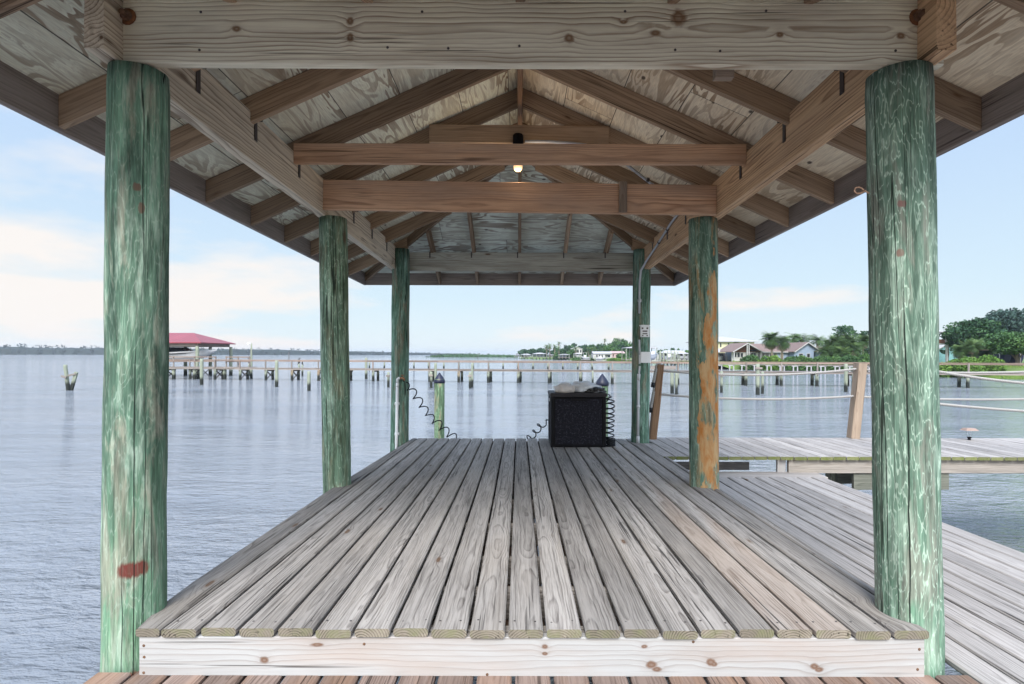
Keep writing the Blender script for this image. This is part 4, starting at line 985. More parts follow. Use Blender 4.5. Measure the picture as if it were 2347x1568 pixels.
def palm(name, lab, x, y, zg, h, L_, seed, group=None, fan=False, n=34, cat='palm'):
    r_ = random.Random(seed); t_ = thing(name, lab, cat, (x, y, zg), group); lx_ = r_.uniform(-.25, .25)
    top = Vector((x + lx_, y, zg + h))
    mb = MB(); tube(mb, [(x, y, zg - .3), (x + lx_ * .3, y, zg + h * .5), tuple(top)], [L_ * .11, L_ * .085, L_ * .10], 8); mb.build('trunk', M['palm_bark'], t_)
    mb = MB()
    for i in range(n):
        e = r_.uniform(-.75, 1.35) if fan else r_.uniform(-.15, 1.25)
        frond(mb, top, r_.uniform(0, 6.28), e, L_ * r_.uniform(.8, 1.1) * (.85 if fan else 1), (1.0 if fan else 1.5), L_ * (.34 if fan else .20), min(1, max(0, .25 + e * .4 + r_.uniform(-.2, .2))), 5 if fan else 8, 3 if fan else 3)
    mb.build('fronds', M['palm'], t_)
    if fan:
        mb = MB()
        for i in range(n // 3): frond(mb, top - Vector((0, 0, L_ * .12)), r_.uniform(0, 6.28), r_.uniform(-1.3, -.7), L_ * .7, .5, L_ * .22, r_.random(), 4, 3)
        mb.build('dead_fronds', M['palm_dead'], t_)
    return t_

# ================================================================== land
M['grass'] = plain('short_grass', (.10, .16, .04), .95, var=.4, vs=.6)
M['mud'] = plain('muddy_bank', (.10, .095, .075), .9, var=.3, vs=1.0)
def land(name, lab, shore, back, ztop, mat, inset=4.0):
    """shore: list of (px, distance); back: list of world (x, y)"""
    sp = [Vector((BX(px, d), d, -.25)) for px, d in shore]; mb = MB(); n = len(sp)
    inn = []
    for i, p in enumerate(sp):
        a = sp[max(i - 1, 0)]; b = sp[min(i + 1, n - 1)]; tt = (b - a).normalized(); nn = Vector((-tt.y, tt.x, 0))
        if nn.y < 0: nn = -nn
        inn.append(p + nn * inset)
    V = sp + [Vector((p.x, p.y, ztop)) for p in inn] + [Vector((x, y, ztop)) for x, y in back]
    Fc = [(i, i + 1, n + i + 1, n + i) for i in range(n - 1)]; Fc.append(tuple(range(n, 2 * n)) + tuple(reversed(range(2 * n, 2 * n + len(back)))))
    mb.add(V, Fc, None, .5, 0, False); return tag(mb.build(name, M[mat]), lab, 'land', None, 'structure')
ZG = 1.15
shore = [(1185, 330), (1215, 290), (1270, 262), (1340, 235), (1395, 200), (1450, 190), (1560, 172), (1640, 150), (1690, 93), (1760, 91), (1860, 88), (1960, 86), (2060, 79), (2150, 66), (2250, 60), (2346, 57), (2700, 52)]
land('shore_ground', 'low green shore behind the long pier on the right', shore, [(18, 420), (60, 470), (420, 470), (420, 62)], ZG, 'grass')

# ---- far wooded shore on the left and the low island
def ridge(name, lab, pts, mat, seed, per, size, depth=60):
    """pts: (px, distance, height). one mass of tree crowns on a low strip of land"""
    r_ = random.Random(seed); cl = []
    for (p0, d0, h0), (p1, d1, h1) in zip(pts, pts[1:]):
        x0, x1 = BX(p0, d0), BX(p1, d1); n = max(2, int(abs(x1 - x0) / (h0 * .42)))
        for i in range(n):
            t_ = (i + r_.random()) / n; d = d0 + (d1 - d0) * t_; h = (h0 + (h1 - h0) * t_); k = r_.uniform(.78, 1.12)
            cr = h * r_.uniform(.28, .42); x = x0 + (x1 - x0) * t_
            cl.append((x, d + r_.uniform(.1, .9) * depth * .3, h * k - cr * .8, cr)); cl.append((x + r_.uniform(-3, 3), d, h * .40 * k, cr * .9)); cl.append((x + r_.uniform(-3, 3), d - 2, h * .14, cr * .7))
    mb = MB(); crown(mb, cl, per, size, seed, .8, -.25)
    V = []; n = 0      # the dark mass of trunks and inner foliage behind the leaves
    for (p0, d0, h0), (p1, d1, h1) in zip(pts, pts[1:]):
        for k in range(24):
            t_ = k / 24; d = d0 + (d1 - d0) * t_; h = (h0 + (h1 - h0) * t_); x = BX(p0, d0) + (BX(p1, d1) - BX(p0, d0)) * t_
            hh = h * (.74 + .16 * mnoise.noise(Vector((x / h * .9, seed, 0))) + .07 * mnoise.noise(Vector((x / h * 3.3, 0, seed))))
            V += [(x, d - h * .25, 0), (x, d, hh * .72), (x, d + h * .4, hh), (x, d + h * 1.2, hh * .9), (x, d + h * 2, 0)]; n += 1
    mb.add(V, [(i * 5 + j, i * 5 + 5 + j, i * 5 + 6 + j, i * 5 + 1 + j) for i in range(n - 1) for j in range(4)], V, .1, 0, False)
    o = mb.build(name, M[mat]); tag(o, lab, 'woods', None, 'stuff'); return o
ridge('far_woods', 'dark line of woods on the far shore behind the red roofed boathouse', [(-330, 760, 15), (0, 800, 15.5), (120, 830, 14), (240, 860, 14), (430, 900, 14), (560, 950, 13), (760, 1050, 10.5), (900, 1150, 8), (1000, 1250, 5), (1080, 1350, 3)], 'leaf_far', 11, .8, 1.3)
mb = MB(); pts = [(-500, 740), (0, 790), (240, 850), (560, 940), (900, 1140), (1090, 1340)]
V = [Vector((BX(p, d - 14), d - 14, -.2)) for p, d in pts] + [Vector((BX(p, d + 200), d + 200, 1.4)) for p, d in pts]; n = len(pts)
mb.add(V, [(i, i + 1, n + i + 1, n + i) for i in range(n - 1)], None, .5); tag(mb.build('far_shore_ground', M['mud']), 'low far shore on the left', 'land', None, 'structure')
ridge('island_scrub', 'low green mangrove islet at the middle of the horizon', [(985, 420, 1.3), (1010, 420, 2.4), (1055, 425, 3.0), (1075, 430, 3.6), (1110, 430, 2.8), (1160, 430, 2.6), (1188, 420, 1.6)], 'leaf_mid', 12, 3.2, .5, 10)

# ================================================================== the long pier across the bay
M['pier_wood'] = wood('grey_pier_timber', (.28, .25, .23), (.13, .10, .09), ring=.02, contrast=.4, fibre=.3, knots=False, tone=.3)
M['pier_rail'] = wood('red_grey_rail_timber', (.25, .19, .16), (.13, .08, .06), ring=.02, contrast=.4, fibre=.3, knots=False, tone=.3)
def wet_pile_mat():
    t = NT('pier_pile_dark_wet_foot'); pos = t.n('ShaderNodeNewGeometry').outputs['Position']; z = t.sep(pos)[2]
    rn = t.attr('rnd').outputs['Fac']
    nz_ = t.noise(t.scale(pos, (7, 7, 1.6)), 1, 4, .6)
    e = t.math('ADD', z, t.math('MULTIPLY', t.math('SUBTRACT', nz_, .5), .5))
    dry = t.mix(nz_, (.13, .16, .12), (.29, .31, .25)); dry = t.mix(t.ramp(rn, [(0, 0.0), (.7, 0.0), (1, .6)]), dry, (.32, .17, .08))
    col = t.mix(t.ramp(t.maprange(e, .42, .70), [(0, 1.0), (1, 0.0)]), dry, (.016, .020, .018))
    return t.done(col, .8, t.bump(nz_, .4, .02), .3)
M['wet'] = wet_pile_mat()
ax, ay, bx_, by_ = -41.0, 55.7, 40.0, 42.2
def PL(t, off=0.0, z=0.0):
    dx, dy = bx_ - ax, by_ - ay; Ln = math.hypot(dx, dy); return Vector((ax + dx * t - dy / Ln * off, ay + dy * t + dx / Ln * off, z))
LP = math.hypot(bx_ - ax, by_ - ay)
DZ, RZ = 1.19, 1.95
pier = thing('long_pier', 'long narrow timber pier with a single handrail crossing the bay behind the pavilion', 'pier', tuple(PL(.5)))
mb = MB(); n = 12
for k in range(n): bar(mb, PL(k / n, 0, DZ - .02), PL((k + 1) / n, 0, DZ - .02), 1.25, .04, ch=.005, rnd=rng.random())
mb.build('deck_boards', M['pier_wood'], pier)
for off in (-.55, .55):
    mb = MB()
    for k in range(n): bar(mb, PL(k / n, off, DZ - .11), PL((k + 1) / n, off, DZ - .11), .05, .14, ch=.005, rnd=rng.random())
    mb.build('stringer', M['pier_wood'], pier)
mb = MB()
for k in range(n):
    j0, j1 = rng.uniform(-.012, .012), rng.uniform(-.012, .012)
    bar(mb, PL(k / n, -.56, RZ + (j0 if k else 0)), PL((k + 1) / n, -.56, RZ + j1), .14, .05, ch=.006, rnd=rng.random()); bar(mb, PL(k / n, -.62, RZ - .10), PL((k + 1) / n, -.62, RZ - .10), .04, .12, ch=.004, rnd=rng.random())
mb.build('handrail', M['pier_rail'], pier)
def par_t(px):      # where the sight line through px meets the pier line
    c = (px - 1190) / F; return (c * ay - ax) / ((bx_ - ax) - c * (by_ - ay))
tt = par_t(1055); step = (par_t(1122) - par_t(1055))
ts = [tt + step * k for k in range(-18, 16) if 0 < tt + step * k < 1]
ts += []
for i, t_ in enumerate(ts):
    p = PL(t_, -.58); q = PL(t_, .50); r1 = rng.random() * .5 + (.5 if rng.random() > .88 else 0)
    far_left = t_ < par_t(860)
    mb = MB(); pile(mb, (p.x, p.y, -.6), (p.x, p.y, DZ - .19), .13, .12, 14, 8, .012, seed=i, rnd=r1); mb.build('pile', M['wet'], pier)
    mb = MB(); pile(mb, (q.x, q.y, -.6), (q.x, q.y, DZ - .19), .13, .12, 14, 8, .012, seed=i + 50, rnd=r1 * .7); mb.build('pile', M['wet'], pier)
    mb = MB(); bar(mb, (p.x, p.y - .07, DZ), (p.x, p.y - .07, RZ - .03), .10, .10, up=(0, 1, 0), rnd=rng.random()); mb.build('rail_post', M['pier_wood'] if i % 5 else M['pier_rail'], pier)
    mb = MB(); bar(mb, PL(t_, -.80, DZ - .25), PL(t_, .72, DZ - .25), .07, .14); mb.build('pile_cap', M['pier_wood'], pier)
    if far_left:
        mb = MB(); a, b = PL(t_, -.56, .95), PL(t_ + .0008, .50, .15); bar(mb, a, b, .05, .12, up=(0, 1, .2)); a, b = PL(t_ + .0014, -.56, .15), PL(t_ + .0022, .50, .95); bar(mb, a, b, .05, .12, up=(0, 1, .2)); mb.build('cross_brace', M['metal_dark'], pier)

# lone piles standing beside the pier and in the bay
def lone(px, ptop, pwater, r, lab, cross=None, cat='pile', group='old single piles near the long pier', mat='wet', rnd=.2):
    h_ = hor(px); d = CAMZ * F / (pwater - h_); x = BX(px, d); zt = BZ(ptop, d, px)
    t_ = thing('old_pile', lab, cat, (x, d, 0), group)
    mb = MB(); pile(mb, (x, d, -.5), (x, d, zt), r, r * .95, 14, 10, .01, seed=px, rnd=rnd); mb.build('pile_shaft', M[mat], t_)
    if cross:
        mb = MB(); bar(mb, (x - cross, d - r - .03, zt - .28), (x + cross, d - r - .03, zt - .28), .06, .13); mb.build('crossbar', M['pier_wood'], t_)
for a in ((634, 826, 887, .125, 'tall thin old pile rising in front of the pier rail, left half', None), (708, 851, 896, .115, 'short old pile left of the middle left post'),
          (462, 822, 882, .135, 'tall pile in front of the red roofed boathouse', None), (839, 820, 869, .14, 'tall dark pile right of the middle left post', None),
          (890, 853, 888, .10, 'short pile with a crossbar against the far left post', .16), (988, 852, 889, .10, 'short pile with a crossbar left of the navy capped pile', .14), (998, 832, 888, .11, 'taller one of the twin piles left of the navy capped pile', None),
          (1077, 853, 890, .10, 'short pile with a crossbar in front of the pier, mid left', .15), (1082, 833, 888, .09, 'thin taller pile in front of the pier, mid left', None),
          (1358, 850, 884, .075, 'thin pale pile left of the right navy cap', None), (1540, 848, 902, .12, 'left one of two piles under the timber stub platform', None), (1550, 854, 904, .09, 'right one of two piles under the timber stub platform', None),
          (1653, 851, 900, .09, 'short pile with a crossbar right of the orange stained post', .18), (1736, 834, 905, .125, 'thick pile with a crossbar standing before the blue grey house', .22), (1747, 852, 903, .09, 'thin partner of the thick pile before the blue grey house', None),
          (1938, 834, 899, .12, 'thick green pile left of the pale rail post', None)):
    lone(*a)
# snapped dolphin on the far left
d0 = 37.5; X0 = BX(153, d0)
st = thing('broken_piling', 'broken leaning pile stump with a split board sticking out of open water at far left', 'pile', (X0, d0, 0))
mb = MB(); pile(mb, (X0 + .16, d0, -.5), (X0 - .10, d0, BZ(836, d0, 150)), .13, .11, 16, 14, .02, seed=4); mb.build('pile_shaft', M['wet'], st)
mb = MB(); bar(mb, (X0 + .14, d0 + .1, -.3), (X0 + .58, d0 + .1, BZ(853, d0, 168)), .22, .12, up=(0, 1, 0)); mb.build('leaning_board', M['wet'], st)
mb = MB(); bar(mb, (X0 - .22, d0 - .18, BZ(862, d0, 150)), (X0 + .16, d0 - .20, BZ(865, d0, 160)), .10, .13, rnd=.2); bar(mb, (X0 + .12, d0 - .05, BZ(861, d0, 150)), (X0 + .62, d0 + .02, BZ(857, d0, 160)), .08, .11, rnd=.2); mb.build('crossbar', M['pier_wood'], st)
# remnant posts of a lost dock
for i in range(17):
    px = 846 + i * 34.1 + (0 if i < 16 else 3); 
    if i > 16: break
    d = 93 - i * .3; x = BX(px, d)
    mb = MB(); r_ = random.Random(i); zt = BZ(829 + r_.uniform(-1.3, 1.5), d, px); pile(mb, (x, d, -.4), (x + r_.uniform(-.1, .1), d, zt), .16, .12, 10, 6, .03, seed=i)
    tag(mb.build('dock_stub', M['wet']), 'weathered dock stub beyond the pier, %s from the left in its row' % ORD[i], 'pile', 'row of old dock stubs beyond the pier')
# stubs with resting birds
M['bird'] = plain('dark_cormorant', (.02, .018, .018), .7)
def bird(px, pfoot, d, lab, s=1.0, hd=1):
    x = BX(px, d); z = BZ(pfoot, d, px)
    prof = []; mb = MB()
    tube(mb, [(x - .02 * hd, d, z), (x, d, z + .10 * s), (x + .02 * hd, d, z + .30 * s), (x - .01 * hd, d, z + .48 * s), (x + .02 * hd, d, z + .60 * s), (x + .10 * hd, d, z + .66 * s), (x + .24 * hd, d, z + .64 * s)], [.03, .10 * s, .13 * s, .07 * s, .035 * s, .045 * s, .008], 8)
    tube(mb, [(x - .02, d, z + .15 * s), (x - .16 * hd, d, z - .12 * s)], [.07 * s, .02], 6)
    o = mb.build('cormorant', M['bird']); tag(o, lab, 'bird', 'water birds resting by the pier')
dB = 62
for px, pt, lab, s, hd in ((685, 834, 'dark water bird upright on a stub behind the pier, left of the two', 1.0, 1), (693, 836, 'smaller dark water bird just right of its neighbour behind the pier', .7, -1), (571, 833, 'pale legged dark bird on a stub beside the lamp pole', .9, -1)):
    x = BX(px, dB); mb = MB(); pile(mb, (x, dB, -.4), (x, dB, BZ(pt, dB, px)), .12, .10, 10, 6, .02, seed=px)
    tag(mb.build('perch_stub', M['wet']), {685: 'stub under the taller bird left of the middle left post', 693: 'stub under the smaller bird left of the middle left post', 571: 'stub under the bird by the lamp pole'}[px], 'pile')
    bird(px, pt, dB, lab, s, hd)
# channel markers
for px, d, zt in ((687 + 408, 260, 3.0), (1095 - 433, 210, 3.2)):
    x = BX(px, d); mb = MB(); tube(mb, [(x, d, -.4), (x, d, zt)], .13, 8); tag(mb.build('channel_marker', M['metal_dark']), 'thin dark channel marker pole before the ' + ('islet' if px > 900 else 'far wooded shore'), 'marker')
# lamp pole on the pier
d = 55.5; x = BX(576, d)
lp = thing('pier_lamp', 'tall thin pole with a small pale lamp hooked over beside the red boathouse', 'lamp post', (x, d, 0))
mb = MB(); pile(mb, (x, d, -.5), (x, d, BZ(787, d, 576)), .14, .07, 10, 8, .01, seed=2); mb.build('pole', M['wet'], lp)
mb = MB(); tube(mb, [(x, d, BZ(789, d, 576)), (x - .12, d, BZ(786, d, 576)), (x - .28, d, BZ(786.5, d, 576))], .03, 6); mb.build('lamp_arm', M['grey_pipe'], lp)
mb = MB(); lathe(mb, (x - .32, d, BZ(790, d, 576)), [(.001, 0), (.12, 0), (.13, .08), (.06, .16), (.001, .17)], 12); mb.build('lamp_head', M['white_pipe'], lp)
# ================================================================== water
def water_mat():
    t = NT('bay_water'); pos = t.n('ShaderNodeNewGeometry').outputs['Position']
    x, y, z = t.sep(pos)
    # wave size grows a little with distance from the camera-side shore so that far water stays calm
    a = t.noise(t.scale(pos, (1.15, 2.6, 1)), 1, 4, .55, dist=.25)
    b = t.noise(t.addv(t.scale(pos, (3.2, 7.2, 1)), (7.0, 3.0, 0.0)), 1, 4, .6, dist=.2)
    c = t.noise(t.scale(pos, (.16, .42, 1)), 1, 3, .5)
    patch = t.noise(t.scale(pos, (.035, .12, 1)), 1, 3, .55)
    h = t.math('ADD', t.math('MULTIPLY', a, 1.0), t.math('MULTIPLY', b, .62))
    h = t.math('ADD', h, t.math('MULTIPLY', c, 1.5))
    fine = t.noise(t.addv(t.scale(pos, (7.5, 15, 1)), (1.0, 9.0, 0.0)), 1, 3, .6)
    h = t.math('ADD', h, t.math('MULTIPLY', fine, .26))
    n = t.bump(t.math('MULTIPLY', h, t.maprange(patch, .38, .62, .45, 1.25)), 1.0, .27)
    col = t.mix(t.ramp(patch, [(.35, 0.0), (.65, 1.0)]), (.15, .17, .20), (.225, .245, .275))
    m = t.done(col, .05, n, .5, IOR=1.333)
    return m
M['water'] = water_mat()
mb = MB(); mb.add([(-3000, -60, 0), (3000, -60, 0), (3000, 4500, 0), (-3000, 4500, 0)], [(0, 1, 2, 3)])
tag(mb.build('water', M['water']), 'calm pale lavender blue bay water with small ripples', 'water', None, 'structure')
# ================================================================== buildings and boats
def sol(name, c, rough=.7, var=.12, **k): M[name] = plain(name, c, rough, var=var, vs=k.pop('vs', 3.0), **k)
sol('white_wall', (.40, .40, .39)); sol('blue_grey_wall', (.20, .255, .34)); sol('yellow_wall', (.48, .46, .31)); sol('teal_wall', (.16, .33, .34)); sol('pink_wall', (.38, .27, .27))
sol('brown_roof', (.17, .115, .10), var=.3); sol('pale_roof', (.33, .33, .35)); sol('white_trim', (.34, .34, .34)); sol('dark_glass', (.018, .022, .030), .15, spec=.6); sol('brown_gable', (.16, .065, .035))
sol('white_hull', (.50, .51, .53), .3); sol('grey_hull', (.30, .33, .40), .35); sol('navy_tarp', (.014, .018, .055), .7); sol('red_metal', (.40, .045, .06), .45, var=.15); sol('dark_steel', (.05, .05, .055), .5)
def ribbed(name, c, k):
    t = NT(name); o_ = t.attr('wp').outputs['Vector']; x, y, z = t.sep(o_)
    f = t.math('ABSOLUTE', t.math('SUBTRACT', t.math('FRACT', t.math('MULTIPLY', x, k)), .5))
    nz_ = t.noise(t.scale(o_, (.5, .5, .5)), 1, 3)
    M[name] = t.done(t.mix(1.0, c, t.ramp(nz_, [(.3, .85), (.7, 1.1)]), 'MULTIPLY'), .4, t.bump(t.ramp(f, [(.0, 1.0), (.12, 0.0)]), .6, .05), .4)
ribbed('red_roof_metal', (.22, .042, .055), 2.2)
def quadbox(mb, x0, x1, y0, y1, z0, z1, mat=0): box(mb, x0, x1, y0, y1, z0, z1, mat, .5)
def hip(mb, x0, x1, y0, y1, z0, z1, th=.12, ridge=None):
    """solid hipped roof"""
    hw = (y1 - y0) / 2; yc = (y0 + y1) / 2; k = min(hw, (x1 - x0) / 2 - .05) if ridge is None else ridge
    V = [(x0, y0, z0), (x1, y0, z0), (x1, y1, z0), (x0, y1, z0), (x0, y0, z0 + th), (x1, y0, z0 + th), (x1, y1, z0 + th), (x0, y1, z0 + th), (x0 + k, yc, z1), (x1 - k, yc, z1)]
    mb.add(V, [(3, 2, 1, 0), (0, 1, 5, 4), (1, 2, 6, 5), (2, 3, 7, 6), (3, 0, 4, 7), (4, 5, 9, 8), (5, 6, 9), (6, 7, 8, 9), (7, 4, 8)])
def gable_x(mb, x0, x1, y0, y1, z0, z1, th=.12):      # ridge along x
    yc = (y0 + y1) / 2
    V = [(x0, y0, z0), (x1, y0, z0), (x1, yc, z1), (x0, yc, z1), (x1, y1, z0), (x0, y1, z0)]; V += [(a, b, c + th) for a, b, c in V]
    mb.add(V, [(0, 3, 2, 1), (3, 5, 4, 2), (6, 7, 8, 9), (9, 8, 10, 11), (0, 1, 7, 6), (4, 5, 11, 10), (1, 2, 8, 7), (2, 4, 10, 8), (0, 6, 9, 3), (3, 9, 11, 5)])
def gable_y(mb, x0, x1, y0, y1, z0, z1, th=.12, z0r=None):      # ridge along y, gable faces the camera
    xc = (x0 + x1) / 2; z2 = z0 if z0r is None else z0r
    V = [(x0, y0, z0), (xc, y0, z1), (x1, y0, z2), (x0, y1, z0), (xc, y1, z1), (x1, y1, z2)]; V += [(a, b, c + th) for a, b, c in V]
    mb.add(V, [(0, 1, 4, 3), (1, 2, 5, 4), (6, 9, 10, 7), (7, 10, 11, 8), (0, 6, 7, 1), (1, 7, 8, 2), (3, 4, 10, 9), (4, 5, 11, 10), (0, 3, 9, 6), (2, 8, 11, 5)])
def tri_y(mb, x0, x1, y0, y1, z0, z1, mat=0):      # gable infill as a prism
    xc = (x0 + x1) / 2; V = [(x0, y0, z0), (x1, y0, z0), (xc, y0, z1), (x0, y1, z0), (x1, y1, z0), (xc, y1, z1)]
    mb.add(V, [(0, 1, 2), (3, 5, 4), (0, 3, 4, 1), (1, 4, 5, 2), (2, 5, 3, 0)], None, .5, mat)
def hull(mb, x0, x1, y, beam, zk, zd, bow=1, mat=0, sheer=.3, n=12):
    V = []; m = 7
    for i in range(n + 1):
        t_ = i / n; x = x0 + (x1 - x0) * (t_ if bow > 0 else 1 - t_); w = beam / 2 * (1 - max(0, (t_ - .55) / .45) ** 2.2) + .02
        zb_2 = zk + (zd + sheer - zk) * .93 * max(0, (t_ - .55) / .45) ** 1.9; zt2 = zd + sheer * t_ ** 2
        for k in range(m):
            a = (k / (m - 1) * 2 - 1); s_ = abs(a); V.append((x, y + math.copysign(w * min(1, s_ ** .6), a) if a else y, zb_2 + (zt2 - zb_2) * s_ ** 2.2))
    F_ = [(i * m + k, (i + 1) * m + k, (i + 1) * m + k + 1, i * m + k + 1) for i in range(n) for k in range(m - 1)]
    F_ += [(i * m, i * m + m - 1, (i + 1) * m + m - 1, (i + 1) * m) for i in range(n)]
    F_ += [tuple(range(m))]
    mb.add(V, F_, None, .5, mat)
def window(par, x0, x1, y, z0, z1, dark='dark_glass', frame=True):
    mb = MB(); quadbox(mb, x0, x1, y - .03, y + .02, z0, z1); w = mb.build('window', M[dark], par)
    if frame:
        f = .09; mb = MB(); quadbox(mb, x0 - f, x1 + f, y - .06, y - .002, z1, z1 + f); quadbox(mb, x0 - f, x1 + f, y - .06, y - .002, z0 - f, z0); quadbox(mb, x0 - f, x0, y - .06, y - .002, z0, z1); quadbox(mb, x1, x1 + f, y - .06, y - .002, z0, z1)
        mb.build('frame', M['white_trim'], w)
    return w

# ---- red roofed boathouse on the left
d = 57.0
bh = thing('red_roof_boathouse', 'boathouse with a red metal hipped roof on green posts sheltering a white cruiser', 'boathouse', (-36, 59, 0))
x0, x1, y0, y1 = BX(262, 56.5), -32.95, 56.5, 63.4; ze, zr_ = 3.60, 4.80
mb = MB(); hip(mb, x0, x1, y0, y1, ze, zr_, .10, 2.8); mb.w = [(p[0] if i % 1 == 0 else 0, p[1], 0) for i, p in enumerate(mb.v)]; mb.build('roof', M['red_roof_metal'], bh)
mb = MB(); quadbox(mb, x0 + .2, x1 - .5, y0 + .35, y0 + .47, ze - .32, ze - .003); quadbox(mb, x0 + .2, x1 - .5, y1 - .47, y1 - .35, ze - .32, ze - .003); quadbox(mb, x1 - .65, x1 - .5, y0 + .5, y1 - .5, ze - .32, ze - .003); mb.build('eave_beam', M['pier_wood'], bh)
for px, dd in ((452, 56.9), (300, 56.9), (372, 56.9), (529, 62.9), (482, 62.9), (425, 62.9), (330, 62.9)):
    x = BX(px, dd); mb = MB(); pile(mb, (x, dd, -.5), (x, dd, ze - .3), .19, .17, 12, 10, .012, seed=px, rnd=.2); mb.build('post', M['wet'], bh)
for px in (470, 500):
    mb = MB(); x = BX(px, 56.5); bar(mb, (x - .5, 56.5, .1), (x + .5, 56.5, 1.0), .06, .12, up=(0, 1, .1)); bar(mb, (x + .5, 56.6, .1), (x - .5, 56.6, 1.0), .06, .12, up=(0, 1, .1)); mb.build('cross_brace', M['dark_steel'], bh)
cb = thing('motor_cruiser', 'white motor cruiser with dark windows raised on the lift under the red roof', 'boat', (-35, 59, 1.8))
bx0_, bx1_ = BX(332, 58.5), BX(497, 58.5)
mb = MB(); hull(mb, bx0_, bx1_, 58.5, 2.6, BZ(830, 58.5, 440), BZ(809, 58.5, 440), 1, 0, .38, 16); mb.build('hull', M['white_hull'], cb)
mb = MB(); hull(mb, bx0_ + .1, bx1_ - .5, 58.5, 2.86, BZ(815, 58.5, 440), BZ(812, 58.5, 440), 1, 0, .3, 16); mb.build('dark_stripe', M['dark_steel'], cb)
mb = MB(); zc = BZ(808, 58.5, 440); V = [(bx0_ + .6, 57.6, zc), (bx1_ - 2.6, 57.7, zc), (bx1_ - 2.6, 59.3, zc), (bx0_ + .6, 59.4, zc), (bx0_ + .9, 57.8, zc + .55), (bx1_ - 3.6, 57.9, zc + .55), (bx1_ - 3.6, 59.1, zc + .55), (bx0_ + .9, 59.2, zc + .55)]
mb.add(V, [(3, 2, 1, 0), (4, 5, 6, 7), (0, 1, 5, 4), (1, 2, 6, 5), (2, 3, 7, 6), (3, 0, 4, 7)]); mb.build('cabin', M['dark_glass'], cb)
mb = MB(); quadbox(mb, bx0_ + .5, bx1_ - 3.5, 57.6, 59.4, zc + .62, zc + .72); mb.build('canopy', M['dark_steel'], cb)
mb = MB(); tube(mb, [(bx1_ - 2.6, 57.7, zc + .05), (bx1_ - 2.4, 57.7, zc + .35), (bx1_ - .5, 58.3, zc + .45), (bx1_ - .1, 58.5, zc + .35)], .02, 5); mb.build('bow_rail', M['white_trim'], cb)
pf = thing('boathouse_platform', 'railed timber platform in front of the red roofed boathouse', 'platform', (-34, 53.6, 0))
mb = MB(); xa, xb = BX(252, 53.3), BX(573, 53.3); bar(mb, (xa, 54, DZ + .02), (xb, 54, DZ + .02), 1.5, .05); bar(mb, (xa, 53.2, DZ - .09), (xb, 53.2, DZ - .09), .06, .16); mb.build('deck_boards', M['pier_wood'], pf)
for (pa, pb) in ((252, 494), (518, 572)):
    for zz in (2.20, 1.78):
        mb = MB(); bar(mb, (BX(pa, 53.2), 53.2, zz), (BX(pb, 53.2), 53.2, zz), .05, .10, rnd=.4); mb.build('handrail', M['pier_rail'], pf)
    nn = 6 if pa < 300 else 3
    for k in range(nn):
        x = BX(pa + (pb - pa) * k / (nn - 1), 53.25); mb = MB(); bar(mb, (x, 53.28, DZ), (x, 53.28, 2.28), .10, .10, up=(0, 1, 0), rnd=.5); mb.build('rail_post', M['pier_wood'], pf)
for px in (262, 300, 350, 398, 446, 515):
    x = BX(px, 53.5); mb = MB(); pile(mb, (x, 53.5, -.5), (x, 53.5, DZ - .15), .17, .16, 12, 8, .012, seed=px); mb.build('pile', M['wet'], pf)

# ---- blue grey house with the brown roof
D1 = 112.0; k1 = D1 / F
def hx(px): return BX(px, D1)
def hz_(py): return BZ(py, D1, 1770)
gz = 1.2
h1 = thing('blue_grey_house', 'low blue grey house with brown roof, white trim and gables behind the two fan palms', 'house', (hx(1775), D1 + 5, gz))
ev = hz_(807)
mb = MB(); quadbox(mb, hx(1700), hx(1808), D1, D1 + 9, gz, ev + .05); quadbox(mb, hx(1807), hx(1851), D1 - 2.2, D1 + 8, gz, ev + .1); quadbox(mb, hx(1850), hx(1879), D1 - .6, D1 + 7, gz, ev + .05)
mb.build('wall', M['blue_grey_wall'], h1)
mb = MB(); gable_x(mb, hx(1700), hx(1838), D1 - .5, D1 + 9.6, ev, hz_(788.5), .14); mb.build('roof', M['brown_roof'], h1)
mb = MB(); gable_y(mb, hx(1806) - .3, hx(1866) + .3, D1 - 2.7, D1 + 8.4, ev - .05, hz_(786), .14); mb.build('roof', M['brown_roof'], h1)
mb = MB(); tri_y(mb, hx(1807), hx(1865), D1 - 2.2, D1 + 8, ev + .1, hz_(786) - .06); mb.build('gable_wall', M['blue_grey_wall'], h1)
mb = MB(); gable_y(mb, hx(1853), hx(1887), D1 - 3.1, D1 + 7, ev, hz_(796), .12); mb.build('roof', M['brown_roof'], h1)
mb = MB(); quadbox(mb, hx(1856), hx(1884), D1 - 2.6, D1 + 6, gz, ev); tri_y(mb, hx(1856), hx(1884), D1 - 2.6, D1 + 6, ev, hz_(796) - .1); mb.build('gable_wall', M['blue_grey_wall'], h1)
mb = MB(); gable_y(mb, hx(1666), hx(1733), D1 - 3.0, D1 + 6, ev - .1, hz_(788), .16); mb.build('roof', M['brown_roof'], h1)
mb = MB(); tri_y(mb, hx(1671), hx(1729), D1 - 1.4, D1 + 5, ev - .05, hz_(789.5)); mb.build('gable_infill', M['brown_gable'], h1)
def trim(a, b, w=.10, t_='white_trim', par=None, nm='trim'):
    mb = MB(); bar(mb, a, b, w, w * 1.7, up=(0, 1, 0) if abs(Vector(b).x - Vector(a).x) < .05 else (0, 0, 1), ch=.01); mb.build(nm, M[t_], par)
for (a, b, c, y, zl) in ((1666, 1699.5, 1733, D1 - 3.06, 788), (1805, 1836, 1867, D1 - 2.76, 786), (1853, 1870, 1887, D1 - 3.16, 796)):
    for (p, q) in ((a, b), (c, b)): trim((hx(p), y, ev - .05), (hx(q), y, hz_(zl) + .02), .10, par=h1)
